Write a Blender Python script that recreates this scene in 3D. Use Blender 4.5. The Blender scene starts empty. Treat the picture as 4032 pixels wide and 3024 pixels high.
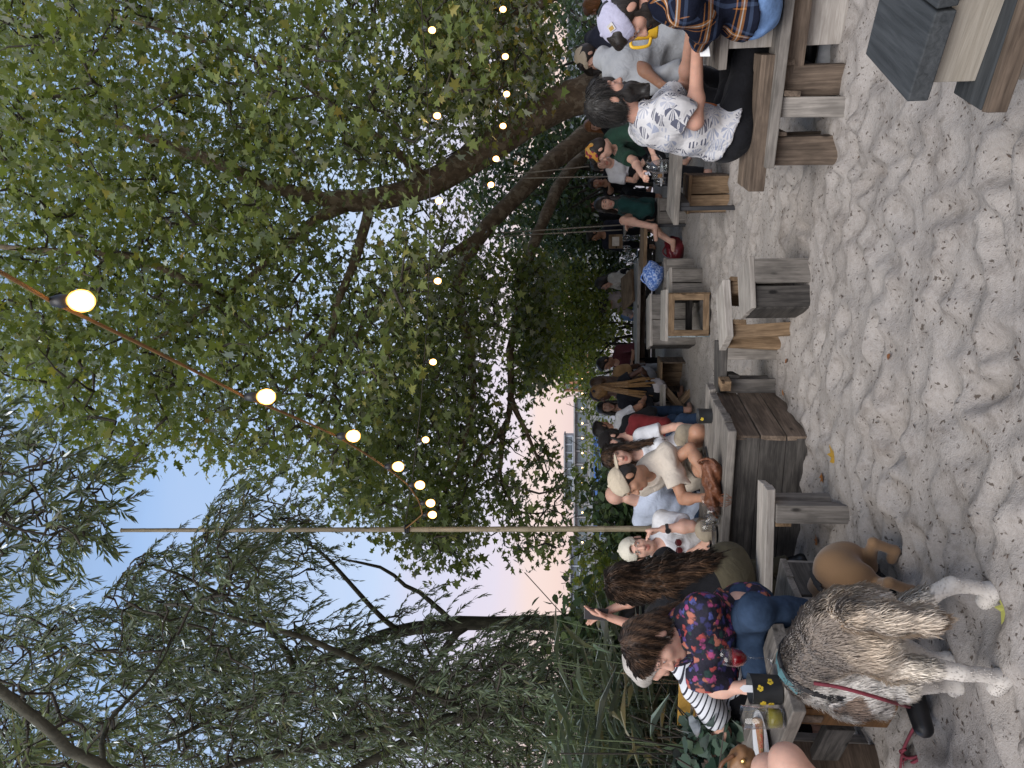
import bpy, math, random
import numpy as np
from mathutils import Vector, kdtree
random.seed(11)
rng = np.random.default_rng(7)
SC = bpy.context.scene
COL = SC.collection
V3 = lambda *a: np.array(a if len(a) == 3 else a[0], dtype=float)
def unit(v):
    v = np.asarray(v, float); n = np.linalg.norm(v)
    return v / n if n > 1e-9 else v
UP = V3(0, 0, 1)

# ------------------------------------------------------------------ camera
FPX, EYE = 2800.0, 1.38
PITCH = math.atan((2270 - 2016) / FPX)
CAMF = V3(0, math.cos(PITCH), math.sin(PITCH))
CAMU = V3(0, -math.sin(PITCH), math.cos(PITCH))
CAMP = V3(0, 0, EYE)
def ray(x, y):
    return CAMF + V3(1, 0, 0) * ((1512 - y) / FPX) + CAMU * ((2016 - x) / FPX)
def G(x, y, z=0.0):
    r = ray(x, y); return CAMP + r * ((z - EYE) / r[2])
def D(x, y, d):
    r = ray(x, y); return CAMP + r * (d / r[1])
K = 4032 / 2212.0
def DD(x, y, d): return D(x * K, y * K, d)
cd = bpy.data.cameras.new('camera'); cam = bpy.data.objects.new('camera', cd); COL.objects.link(cam)
cd.sensor_width = 36; cd.lens = 36 * FPX / 4032; cd.clip_start = 0.05; cd.clip_end = 3000
from mathutils import Matrix
R3 = Matrix(((-CAMU[0], 1, -CAMF[0]), (-CAMU[1], 0, -CAMF[1]), (-CAMU[2], 0, -CAMF[2])))
cam.matrix_world = Matrix.Translation(Vector(CAMP)) @ R3.to_4x4()
SC.camera = cam

# ------------------------------------------------------------------ objects
def tag(o, label=None, cat=None, group=None, kind=None):
    if label: o['label'] = label
    if cat: o['category'] = cat
    if group: o['group'] = group
    if kind: o['kind'] = kind
    return o
def thing(name, loc, label, cat, group=None):
    o = bpy.data.objects.new(name, None); COL.objects.link(o)
    o.empty_display_size = .1; o.location = Vector(loc); tag(o, label, cat, group)
    return o
def mesh_obj(name, verts, faces, mat, parent=None, smooth=False, loops=None, bevel=0, attrs=None, mats=None, midx=None):
    """verts in world coordinates; the child mesh is stored relative to its top-level thing."""
    me = bpy.data.meshes.new(name)
    verts = np.asarray(verts, np.float32).reshape(-1, 3)
    loc = np.zeros(3)
    if parent is not None:
        r = parent
        while r.parent: r = r.parent
        loc = np.array(r.location)
    elif len(verts):
        loc = np.array([verts[:, 0].mean(), verts[:, 1].mean(), verts[:, 2].min()])
    verts = verts - loc.astype(np.float32)
    if loops is None and not isinstance(faces, np.ndarray):
        me.from_pydata(verts.tolist(), [], faces)
    else:
        if loops is None:                       # (n,k) array of equal polygons
            n, k = faces.shape; lv = faces.reshape(-1); tot = np.full(n, k, np.int32)
        else:
            lv, tot = loops
        me.vertices.add(len(verts)); me.vertices.foreach_set('co', verts.reshape(-1))
        me.loops.add(len(lv)); me.loops.foreach_set('vertex_index', lv.astype(np.int32))
        st = np.concatenate(([0], np.cumsum(tot)[:-1])).astype(np.int32)
        me.polygons.add(len(tot)); me.polygons.foreach_set('loop_start', st); me.polygons.foreach_set('loop_total', tot.astype(np.int32))
        me.update(calc_edges=True); me.validate()
    for an, (ty, dat) in (attrs or {}).items():
        a = me.attributes.new(an, ty, 'POINT')
        a.data.foreach_set({'FLOAT_VECTOR': 'vector', 'FLOAT': 'value', 'FLOAT_COLOR': 'color'}[ty], np.asarray(dat, np.float32).reshape(-1))
    for m in (mats or [mat]): me.materials.append(m)
    if midx is not None: me.polygons.foreach_set('material_index', np.asarray(midx, np.int32))
    if smooth: me.polygons.foreach_set('use_smooth', np.ones(len(me.polygons), bool))
    o = bpy.data.objects.new(name, me); COL.objects.link(o)
    if parent is None: o.location = Vector(loc)
    else:
        o.parent = parent
    if bevel:
        b = o.modifiers.new('bevel', 'BEVEL'); b.width = bevel; b.segments = 2; b.limit_method = 'ANGLE'; b.harden_normals = False
    return o

class MB:
    """collects shapes for one mesh"""
    def __init__(s): s.v = []; s.f = []; s.g = []; s.t = []; s.n = 0
    def _add(s, v, f, g=None, tint=0.0):
        v = np.asarray(v, float)
        s.f += [tuple(i + s.n for i in q) for q in f]; s.v.append(v)
        s.g.append(v if g is None else g); s.t.append(np.full(len(v), tint)); s.n += len(v); return s
    def box(s, c, ax, size, jit=0.0, taper=1.0):
        """c centre, ax 3x3 rows (grain,width,thickness), size along them"""
        ax = np.array([unit(a) for a in ax]); hs = np.array(size) / 2
        sg = np.array([[x, y, z] for x in (-1, 1) for y in (-1, 1) for z in (-1, 1)], float)
        loc = sg * hs
        if jit: loc = loc + rng.normal(0, jit, loc.shape)
        if taper != 1: loc[sg[:, 0] > 0, 1:] *= taper
        F = [(0, 1, 3, 2), (4, 6, 7, 5), (0, 4, 5, 1), (2, 3, 7, 6), (0, 2, 6, 4), (1, 5, 7, 3)]
        if np.linalg.det(ax) < 0: F = [q[::-1] for q in F]
        return s._add(np.asarray(c) + loc @ ax, F, loc + rng.uniform(-9, 9, 3), rng.uniform(-1, 1))
    def plank(s, a, b, w, t, up=UP, jit=0.002):
        a, b = np.asarray(a, float), np.asarray(b, float); e = unit(b - a)
        wd = unit(np.cross(up, e)); th = np.cross(e, wd)
        return s.box((a + b) / 2, (e, wd, th), (np.linalg.norm(b - a), w, t), jit)
    def tube(s, pts, rad, n=8, caps=True):
        pts = np.asarray(pts, float); m = len(pts)
        rad = np.broadcast_to(np.asarray(rad, float), (m,)) if np.ndim(rad) < 2 else rad
        tg = np.gradient(pts, axis=0); tg /= np.linalg.norm(tg, axis=1)[:, None] + 1e-12
        ref = V3(0, 0, 1) if abs(tg[0][2]) < .9 else V3(1, 0, 0)
        u = unit(np.cross(tg[0], ref)); th = np.arange(n) * 2 * math.pi / n
        vs = []; gs = []; ln = 0
        for i in range(m):
            if i: ln += np.linalg.norm(pts[i] - pts[i - 1])
            u = unit(u - tg[i] * np.dot(u, tg[i])); w = np.cross(tg[i], u)
            vs.append(pts[i] + rad[i] * (np.cos(th)[:, None] * u + np.sin(th)[:, None] * w))
            gs.append(np.stack([np.full(n, ln), np.cos(th) * rad[i], np.sin(th) * rad[i]], 1))
        F = [(i * n + j, i * n + (j + 1) % n, (i + 1) * n + (j + 1) % n, (i + 1) * n + j) for i in range(m - 1) for j in range(n)]
        if caps: F += [tuple(range(n))[::-1], tuple((m - 1) * n + j for j in range(n))]
        return s._add(np.concatenate(vs), F, np.concatenate(gs) + rng.uniform(-5, 5, 3), rng.uniform(-1, 1))
    def lathe(s, c, prof, n=20, ax=UP, closed=False):
        """prof: list of (radius, height)"""
        c = np.asarray(c, float); ax = unit(ax); u = unit(np.cross(ax, V3(1, 0, 0) if abs(ax[0]) < .9 else V3(0, 1, 0))); w = np.cross(ax, u)
        th = np.arange(n) * 2 * math.pi / n; m = len(prof)
        v = np.concatenate([c + ax * h + r * (np.cos(th)[:, None] * u + np.sin(th)[:, None] * w) for r, h in prof])
        F = [(i * n + j, i * n + (j + 1) % n, (i + 1) * n + (j + 1) % n, (i + 1) * n + j) for i in range(m - 1) for j in range(n)]
        if closed: F += [((m - 1) * n + j, (m - 1) * n + (j + 1) % n, (j + 1) % n, j) for j in range(n)]
        else: F += [tuple(range(n))[::-1], tuple((m - 1) * n + j for j in range(n))]
        return s._add(v, F)
    def prism(s, poly, off):
        """polygon (n,3) extruded by off"""
        p = np.asarray(poly, float); n = len(p); off = np.asarray(off, float)
        F = [tuple(range(n)), tuple(range(n, 2 * n))[::-1]] + [(i + n, (i + 1) % n + n, (i + 1) % n, i) for i in range(n)]
        return s._add(np.concatenate([p, p + off]), F, None, rng.uniform(-1, 1))
    def build(s, name, mat, parent=None, smooth=False, bevel=0):
        return mesh_obj(name, np.concatenate(s.v), s.f, mat, parent, smooth, bevel=bevel,
                        attrs={'gco': ('FLOAT_VECTOR', np.concatenate(s.g)), 'tint': ('FLOAT', np.concatenate(s.t))})

# ------------------------------------------------------------------ materials
class NT:
    def __init__(s, name):
        s.m = bpy.data.materials.new(name); s.m.use_nodes = True; s.t = s.m.node_tree
        s.t.nodes.clear(); s.out = s.t.nodes.new('ShaderNodeOutputMaterial')
    def n(s, ty, ins=None, **kw):
        nd = s.t.nodes.new('ShaderNode' + ty)
        for k, v in kw.items(): setattr(nd, k, v)
        for k, v in (ins or {}).items():
            so = nd.inputs[k]
            if isinstance(v, bpy.types.NodeSocket): s.t.links.new(v, so)
            else: so.default_value = v
        return nd
    def L(s, a, b): s.t.links.new(a, b)
    def ramp(s, fac, stops, interp='LINEAR'):
        r = s.n('ValToRGB', {'Fac': fac}); cr = r.color_ramp; cr.interpolation = interp
        while len(cr.elements) < len(stops): cr.elements.new(.5)
        for e, (p, c) in zip(cr.elements, stops): e.position = p; e.color = (*c[:3], 1)
        return r.outputs['Color']
    def math(s, op, a, b=0.0, c=0.0, clamp=False):
        nd = s.n('Math', {0: a, 1: b, 2: c}, operation=op, use_clamp=clamp); return nd.outputs[0]
    def vmath(s, op, a, b=(0, 0, 0), out=0):
        return s.n('VectorMath', {0: a, 1: b}, operation=op).outputs[out]
    def mix(s, f, a, b, blend='MIX'):
        nd = s.n('Mix', data_type='RGBA', blend_type=blend)
        for sock, v in ((nd.inputs[0], f), (nd.inputs[6], a), (nd.inputs[7], b)):
            if isinstance(v, bpy.types.NodeSocket): s.L(v, sock)
            elif isinstance(v, (int, float)): sock.default_value = v
            else: sock.default_value = (*v[:3], 1)
        return nd.outputs[2]
    def noise(s, vec, scale, detail=4, rough=.6, out='Fac', dist=0):
        return s.n('TexNoise', {'Vector': vec, 'Scale': scale, 'Detail': detail, 'Roughness': rough, 'Distortion': dist}).outputs[out]
    def co(s, kind='Object'): return s.n('TexCoord').outputs[kind]
    def attr(s, nm, out='Vector'): return s.n('Attribute', attribute_name=nm).outputs[out]
    def bump(s, h, strength=.3, dist=.01):
        return s.n('Bump', {'Height': h, 'Strength': strength, 'Distance': dist}).outputs['Normal']
    def pbr(s, col, rough=.7, normal=None, **ins):
        p = s.n('BsdfPrincipled')
        def st(k, v):
            if isinstance(v, bpy.types.NodeSocket): s.L(v, p.inputs[k])
            elif k in ('Base Color', 'Emission Color'): p.inputs[k].default_value = (*v[:3], 1)
            else: p.inputs[k].default_value = v
        st('Base Color', col); st('Roughness', rough)
        if normal is not None: s.L(normal, p.inputs['Normal'])
        for k, v in ins.items(): st(k.replace('_', ' '), v)
        s.L(p.outputs[0], s.out.inputs['Surface']); return s.m
def sc(c, f): return tuple(min(1, x * f) for x in c)
def plain(name, col, rough=.7, var=.25, scale=12, bump=.2, bscale=60, bdist=.003, **kw):
    t = NT(name); v = t.co()
    c = t.ramp(t.noise(v, scale), [(.3, sc(col, 1 - var)), (.7, sc(col, 1 + var))])
    return t.pbr(c, rough, t.bump(t.noise(v, bscale), bump, bdist) if bump else None, **kw)
def wood(name, lo, hi, grain=1.0, rough=.8, stain=.5, tint=.22):
    t = NT(name); g = t.attr('gco')
    st = t.vmath('MULTIPLY', g, (2.2 * grain, 38 * grain, 38 * grain))
    n1 = t.noise(st, 1.6, 5, .65, dist=.6)
    n2 = t.noise(t.vmath('MULTIPLY', g, (5, 14, 14)), 1.0, 3)
    c = t.ramp(n1, [(.3, lo), (.68, hi)])
    c = t.mix(t.math('MULTIPLY', t.ramp(n2, [(.42, (0, 0, 0)), (.62, (1, 1, 1))]), stain), c, sc(lo, .55))
    knot = t.n('TexVoronoi', {'Vector': t.vmath('MULTIPLY', g, (3.1, 7, 7)), 'Scale': 1.0}).outputs['Distance']
    c = t.mix(t.ramp(knot, [(.06, (1, 1, 1)), (.11, (0, 0, 0))]), c, sc(lo, .35))
    ti = t.math('MULTIPLY_ADD', t.attr('tint', 'Fac'), tint, 1.0)
    c = t.mix(1.0, c, t.n('CombineXYZ', {0: ti, 1: ti, 2: ti}).outputs[0], 'MULTIPLY')
    return t.pbr(c, rough, t.bump(n1, .45, .004), Specular_IOR_Level=.25)
def skinlike(name, rough=.5):
    t = NT(name); c = t.attr('col', 'Color'); v = t.co()
    c = t.mix(1.0, c, t.ramp(t.noise(v, 35, 3), [(.3, (.9, .88, .88)), (.7, (1.06, 1.0, .98))]), 'MULTIPLY')
    return t.pbr(c, rough, t.bump(t.noise(v, 220), .12, .002), Specular_IOR_Level=.3, Subsurface_Weight=.08, Subsurface_Scale=.02)
def hairmat(name, lo, hi, sx=90, sz=6, rough=.45):
    t = NT(name); v = t.vmath('MULTIPLY', t.co(), (sx, sx, sz)); n = t.noise(v, 1.0, 4, .6, dist=1.2)
    c = t.ramp(n, [(.3, lo), (.7, hi)])
    return t.pbr(c, rough, t.bump(n, .6, .006), Specular_IOR_Level=.4)
def cloth(name, col, var=.12, rough=.9):
    t = NT(name); v = t.co()
    f = t.noise(v, 9, 3, .55, dist=1.0)
    c = t.ramp(t.noise(v, 22, 4), [(.3, sc(col, 1 - var)), (.7, sc(col, 1 + var))])
    b = t.math('ADD', t.math('MULTIPLY', f, 1.0), t.math('MULTIPLY', t.noise(v, 700, 1), .05))
    return t.pbr(c, rough, t.bump(b, .55, .03), Specular_IOR_Level=.15, Sheen_Weight=.05)
def glassmat(name, col=(1, 1, 1), rough=.02):
    t = NT(name)
    tr = t.n('BsdfTransparent', {'Color': (*[.93 * x for x in col], 1)}); gl = t.n('BsdfGlossy', {'Color': (1, 1, 1, 1), 'Roughness': rough})
    lw = t.n('LayerWeight', {'Blend': .32})
    mx = t.n('MixShader', {0: t.math('MULTIPLY_ADD', t.math('POWER', lw.outputs['Facing'], 2.2), .7, .04), 1: tr.outputs[0], 2: gl.outputs[0]})
    t.L(mx.outputs[0], t.out.inputs['Surface']); return t.m
def leafmat(name, cols, trans=.45, gloss=.12):
    """cols: stops over a per-leaf random value"""
    t = NT(name); r = t.attr('tint', 'Fac')
    c = t.ramp(r, cols)
    d = t.n('BsdfDiffuse', {'Color': c}); tl = t.n('BsdfTranslucent', {'Color': t.mix(1.0, c, (1.25, 1.2, .55), 'MULTIPLY')})
    g = t.n('BsdfGlossy', {'Roughness': .45, 'Color': (.9, .95, 1, 1)})
    m1 = t.n('MixShader', {0: trans, 1: d.outputs[0], 2: tl.outputs[0]})
    lw = t.n('LayerWeight', {'Blend': .3})
    m2 = t.n('MixShader', {0: t.math('MULTIPLY', lw.outputs['Fresnel'], gloss * 3, clamp=True), 1: m1.outputs[0], 2: g.outputs[0]})
    t.L(m2.outputs[0], t.out.inputs['Surface']); return t.m
W_GREY = wood('weathered_grey_wood', (.125, .112, .098), (.285, .255, .225))
W_PALE = wood('pale_weathered_wood', (.25, .22, .19), (.45, .41, .365), stain=.3)
W_BROWN = wood('brown_wood', (.072, .052, .038), (.215, .16, .118))
W_WARM = wood('warm_wood', (.12, .075, .042), (.33, .225, .135))
W_DARK = wood('dark_wood', (.03, .027, .025), (.10, .09, .08))
W_CHAR = wood('charcoal_painted_wood', (.028, .031, .033), (.062, .066, .069), stain=.2, tint=.1)
W_BLUE = wood('blue_grey_painted_wood', (.16, .20, .22), (.42, .48, .50))
W_ORANGE = wood('orange_stained_wood', (.10, .048, .016), (.22, .11, .04), stain=.25)
GLASS = glassmat('clear_glass')
METAL_BLK = plain('black_metal', (.02, .02, .022), .5, bump=0)
# ------------------------------------------------------------------ implicit surfaces
class SDF:
    def __init__(s, lo, hi, h):
        s.h = h; s.lo = np.asarray(lo, float)
        s.n = np.maximum(4, np.ceil((np.asarray(hi) - s.lo) / h).astype(int) + 1)
        s.d = np.full(s.n, 9.0, np.float32); s.ci = np.zeros(s.n, np.uint8); s.md = np.full(s.n, 9.0, np.float32)
        s.ax = [(s.lo[i] + np.arange(s.n[i]) * h).astype(np.float32) for i in range(3)]
    def sub(s, lo, hi):
        a = np.clip(np.floor((np.asarray(lo) - s.lo) / s.h).astype(int), 0, s.n - 1)
        b = np.clip(np.ceil((np.asarray(hi) - s.lo) / s.h).astype(int) + 1, 1, s.n)
        if np.any(b <= a): return None, None
        sl = tuple(slice(i, j) for i, j in zip(a, b))
        return sl, (s.ax[0][sl[0]][:, None, None], s.ax[1][sl[1]][None, :, None], s.ax[2][sl[2]][None, None, :])
    def put(s, sl, d, k, ci, op):
        o = s.d[sl]
        if op == 'u':
            if k > 0:
                hh = np.maximum(k - np.abs(o - d), 0) / k; r = np.minimum(o, d) - hh * hh * k * .25
            else: r = np.minimum(o, d)
            s.d[sl] = r
            m = d < s.md[sl]; s.md[sl] = np.where(m, d, s.md[sl]); s.ci[sl] = np.where(m, ci, s.ci[sl])
        elif op == 's':                       # subtract
            hh = np.maximum(k - np.abs(-o + d), 0) / k if k > 0 else 0
            s.d[sl] = np.maximum(o, -d) + hh * hh * k * .25
        elif op == 'p':                       # paint only
            m = d < 0; s.ci[sl] = np.where(m, ci, s.ci[sl])
    def ell(s, c, r, R=None, k=.02, ci=0, op='u', noise=None):
        c = np.asarray(c, float); r = np.broadcast_to(np.asarray(r, float), (3,)); m = r.max() + 3 * s.h + k + .01
        sl, g = s.sub(c - m, c + m)
        if sl is None: return
        p = [g[i] - np.float32(c[i]) for i in range(3)]
        if R is not None:
            R = np.asarray(R, np.float32); p = [p[0] * R[i][0] + p[1] * R[i][1] + p[2] * R[i][2] for i in range(3)]
        k0 = np.sqrt(sum((p[i] / np.float32(r[i])) ** 2 for i in range(3))); k1 = np.sqrt(sum((p[i] / np.float32(r[i] ** 2)) ** 2 for i in range(3)))
        d = np.where(k0 < .02, -r.min(), k0 * (k0 - 1) / np.maximum(k1, 1e-6)).astype(np.float32)
        if noise is not None: d = d + noise(*g)
        s.put(sl, d, k, ci, op)
    def cone(s, a, b, ra, rb=None, k=.02, ci=0, op='u', flat=None, cut=None, noise=None):
        """tapered capsule; flat=(dir, f) squashes it along dir; cut=(point, normal) trims"""
        a, b = np.asarray(a, float), np.asarray(b, float); rb = ra if rb is None else rb; m = max(ra, rb) + 3 * s.h + k + .01
        sl, g = s.sub(np.minimum(a, b) - m, np.maximum(a, b) + m)
        if sl is None: return
        p = [g[i] - np.float32(a[i]) for i in range(3)]; e = (b - a).astype(np.float32); ee = float(e @ e) + 1e-9
        t = np.clip((p[0] * e[0] + p[1] * e[1] + p[2] * e[2]) / np.float32(ee), 0, 1)
        q = [p[i] - t * e[i] for i in range(3)]
        d2 = q[0] ** 2 + q[1] ** 2 + q[2] ** 2
        if flat is not None:
            f = np.asarray(unit(flat[0]), np.float32); w = q[0] * f[0] + q[1] * f[1] + q[2] * f[2]
            d2 = d2 + w * w * np.float32(1 / flat[1] ** 2 - 1)
        d = np.sqrt(d2) - (np.float32(ra) + t * np.float32(rb - ra))
        if flat is not None: d = d * np.float32(max(flat[1], .55))
        if cut is not None:
            c, n = np.asarray(cut[0], np.float32), unit(cut[1]).astype(np.float32)
            d = np.maximum(d, (g[0] - c[0]) * n[0] + (g[1] - c[1]) * n[1] + (g[2] - c[2]) * n[2])
        if noise is not None: d = d + noise(*g)
        s.put(sl, d.astype(np.float32), k, ci, op)
    def plane(s, c, n, k=0):
        c, n = np.asarray(c, np.float32), unit(n).astype(np.float32)
        sl = tuple(slice(0, m) for m in s.n); g = (s.ax[0][:, None, None], s.ax[1][None, :, None], s.ax[2][None, None, :])
        s.d = np.maximum(s.d, (g[0] - c[0]) * n[0] + (g[1] - c[1]) * n[1] + (g[2] - c[2]) * n[2])
    def warp(s, amp, fx, seed=0.0):
        """low relief folds"""
        x, y, z = s.ax[0][:, None, None], s.ax[1][None, :, None], s.ax[2][None, None, :]
        m = np.abs(s.d) < .05
        w = np.sin(fx * (x + .6 * z) + 3.1 * np.sin(9 * z + 7 * y + seed)) * np.sin(fx * .7 * (y - .5 * z) + 2.3 * np.sin(11 * x + seed)) + .6 * np.sin(fx * 1.7 * (z + .4 * x - .3 * y) + 2 * np.sin(13 * y + 8 * x + seed))
        s.d = (s.d + np.where(m, amp * w, 0)).astype(np.float32)
    def mesh(s):
        d = s.d; d[0] = d[-1] = 1; d[:, 0] = d[:, -1] = 1; d[:, :, 0] = d[:, :, -1] = 1
        S = d < 0
        c = np.zeros(np.array(S.shape) - 1, np.uint8)
        for i in (0, 1):
            for j in (0, 1):
                for k in (0, 1): c += S[i:S.shape[0] - 1 + i, j:S.shape[1] - 1 + j, k:S.shape[2] - 1 + k]
        I = np.argwhere((c > 0) & (c < 8)); N = len(I)
        vid = np.full(c.shape, -1, np.int32); vid[I[:, 0], I[:, 1], I[:, 2]] = np.arange(N)
        acc = np.zeros((N, 3)); cnt = np.zeros(N)
        cr = [(i, j, k) for i in (0, 1) for j in (0, 1) for k in (0, 1)]
        val = {q: d[I[:, 0] + q[0], I[:, 1] + q[1], I[:, 2] + q[2]] for q in cr}
        for q in cr:
            for a in range(3):
                if q[a]: continue
                q2 = list(q); q2[a] = 1; q2 = tuple(q2); A, B = val[q], val[q2]; m = (A < 0) != (B < 0)
                t = A[m] / (A[m] - B[m]); pos = np.tile(np.array(q, float), (m.sum(), 1)); pos[:, a] += t
                acc[m] += pos; cnt[m] += 1
        v = s.lo + (I + acc / cnt[:, None]) * s.h
        F = []
        for a in range(3):
            b, e = (a + 1) % 3, (a + 2) % 3
            A = np.take(S, range(S.shape[a] - 1), a); B = np.take(S, range(1, S.shape[a]), a)
            E = np.argwhere(A != B); E = E[(E[:, b] > 0) & (E[:, e] > 0) & (E[:, b] < S.shape[b] - 1) & (E[:, e] < S.shape[e] - 1)]
            def at(db, de):
                q = E.copy(); q[:, b] += db; q[:, e] += de; return vid[q[:, 0], q[:, 1], q[:, 2]]
            f = np.stack([at(-1, -1), at(0, -1), at(0, 0), at(-1, 0)], 1)
            fl = A[E[:, 0], E[:, 1], E[:, 2]] == False
            f[fl] = f[fl][:, ::-1]; F.append(f)
        F = np.concatenate(F); F = F[(F >= 0).all(1)]
        gi = np.clip(np.rint((v - s.lo) / s.h).astype(int), 0, s.n - 1)
        return v, F, s.ci[gi[:, 0], gi[:, 1], gi[:, 2]]
def sdf_obj(name, S, mat, parent, pal=None):
    v, f, ci = S.mesh()
    at = {}
    if pal is not None:
        P = np.array([(*c[:3], 1) for c in pal], np.float32); at = {'col': ('FLOAT_COLOR', P[np.minimum(ci, len(P) - 1)])}
    return mesh_obj(name, v, f.astype(np.int32), mat, parent, smooth=True, attrs=at)

FURM = NT('dog_fur'); FURM.pbr(FURM.attr('col', 'Color'), .8, FURM.bump(FURM.noise(FURM.vmath('MULTIPLY', FURM.co(), (1, 1, .45)), 240, 3), .2, .002), Specular_IOR_Level=.2, Sheen_Weight=.25); FURM = FURM.m
def fur_cards(name, v, f, colf, n, ln, flow, parent, lift=.28, wid=.0019, jit=.11, var=(.84, 1.2)):
    a, b_, c = v[f[:, 0]], v[f[:, 1]], v[f[:, 2]]; nr = np.cross(b_ - a, v[f[:, 3]] - a); ar = np.linalg.norm(nr, axis=1); nr /= ar[:, None] + 1e-12
    k = rng.choice(len(f), n, p=ar / ar.sum()); w_ = rng.dirichlet((1, 1, 1), n); p = a[k] * w_[:, :1] + b_[k] * w_[:, 1:2] + c[k] * w_[:, 2:]; N = nr[k]
    fl = flow(p); fl = fl - N * (fl * N).sum(1)[:, None]; fl /= np.linalg.norm(fl, axis=1)[:, None] + 1e-9
    d = fl + N * lift * rng.uniform(.3, 1.5, (n, 1)) + rng.normal(0, jit, (n, 3)); d /= np.linalg.norm(d, axis=1)[:, None]; L = ln(p) * rng.uniform(.45, 1.35, n)
    kp = L > .005; p, N, d, L = p[kp], N[kp], d[kp], L[kp]; n = len(p)
    s_ = np.cross(d, N); s_ /= np.linalg.norm(s_, axis=1)[:, None] + 1e-9; w2 = wid * rng.uniform(.7, 1.5, (n, 1))
    mid = p + d * (L * .55)[:, None] + N * (L * .05)[:, None]; tip = p + d * L[:, None] - UP * (L * .15)[:, None]
    V = np.stack([p - s_ * w2 - N * .004, p + s_ * w2 - N * .004, mid + s_ * w2 * .8, tip, mid - s_ * w2 * .8], 1)
    col = colf(p, True); col = np.concatenate([np.clip(col * rng.uniform(*var, (n, 1)), 0, 1), np.ones((n, 1))], 1)
    return tag(mesh_obj(name, V.reshape(-1, 3), np.arange(n * 5).reshape(n, 5).astype(np.int32), FURM, parent, attrs={'col': ('FLOAT_COLOR', np.repeat(col, 5, 0))}), kind='stuff')
# ------------------------------------------------------------------ people
SKIN = skinlike('skin')
HAIRS = {
    'brown': hairmat('brown_hair', (.022, .012, .008), (.10, .055, .03)), 'dark': hairmat('dark_hair', (.008, .007, .006), (.03, .022, .018)),
    'blond': hairmat('blond_brown_hair', (.10, .06, .03), (.30, .19, .10)), 'red': hairmat('copper_hair', (.13, .05, .015), (.36, .16, .06)),
    'grey': hairmat('grey_hair', (.30, .27, .24), (.52, .48, .43)), 'braid': hairmat('golden_brown_braids', (.07, .035, .012), (.30, .17, .065), 120, 4),
    'salt': hairmat('dark_greying_hair', (.008, .007, .0065), (.034, .030, .027)), 'ombre': hairmat('chestnut_hair', (.02, .011, .007), (.10, .054, .03)),
}
HCOL = {'ombre': ((.02, .011, .007), (.12, .065, .036)), 'salt': ((.008, .007, .0065), (.045, .040, .036)), 'dark': ((.008, .007, .006), (.03, .022, .018)), 'brown': ((.022, .012, .008), (.10, .055, .03))}
TONES = {'light': (.52, .30, .22), 'fair': (.60, .37, .28), 'tan': (.40, .22, .14), 'brown': (.20, .105, .065), 'dark': (.075, .04, .028)}
def ik(S, T, a, b, pole):
    S, T = np.asarray(S, float), np.asarray(T, float); dv = T - S; L = np.linalg.norm(dv)
    k = max(1.0, L / (.985 * (a + b))); a, b = a * k, b * k; L = max(L, abs(a - b) + .02)
    u = unit(dv); x = (a * a - b * b + L * L) / (2 * L); hgt = math.sqrt(max(1e-6, a * a - x * x))
    p = np.asarray(pole, float); p = unit(p - u * (p @ u)); return S + u * x + p * hgt
def frame(yaw, pitch=0, roll=0):
    y, p, r = map(math.radians, (yaw, pitch, roll))
    f = V3(math.sin(y) * math.cos(p), math.cos(y) * math.cos(p), math.sin(p)); rt = V3(math.cos(y), -math.sin(y), 0); up = np.cross(rt, f)
    return rt * math.cos(r) + up * math.sin(r), f, up * math.cos(r) - rt * math.sin(r)

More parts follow.
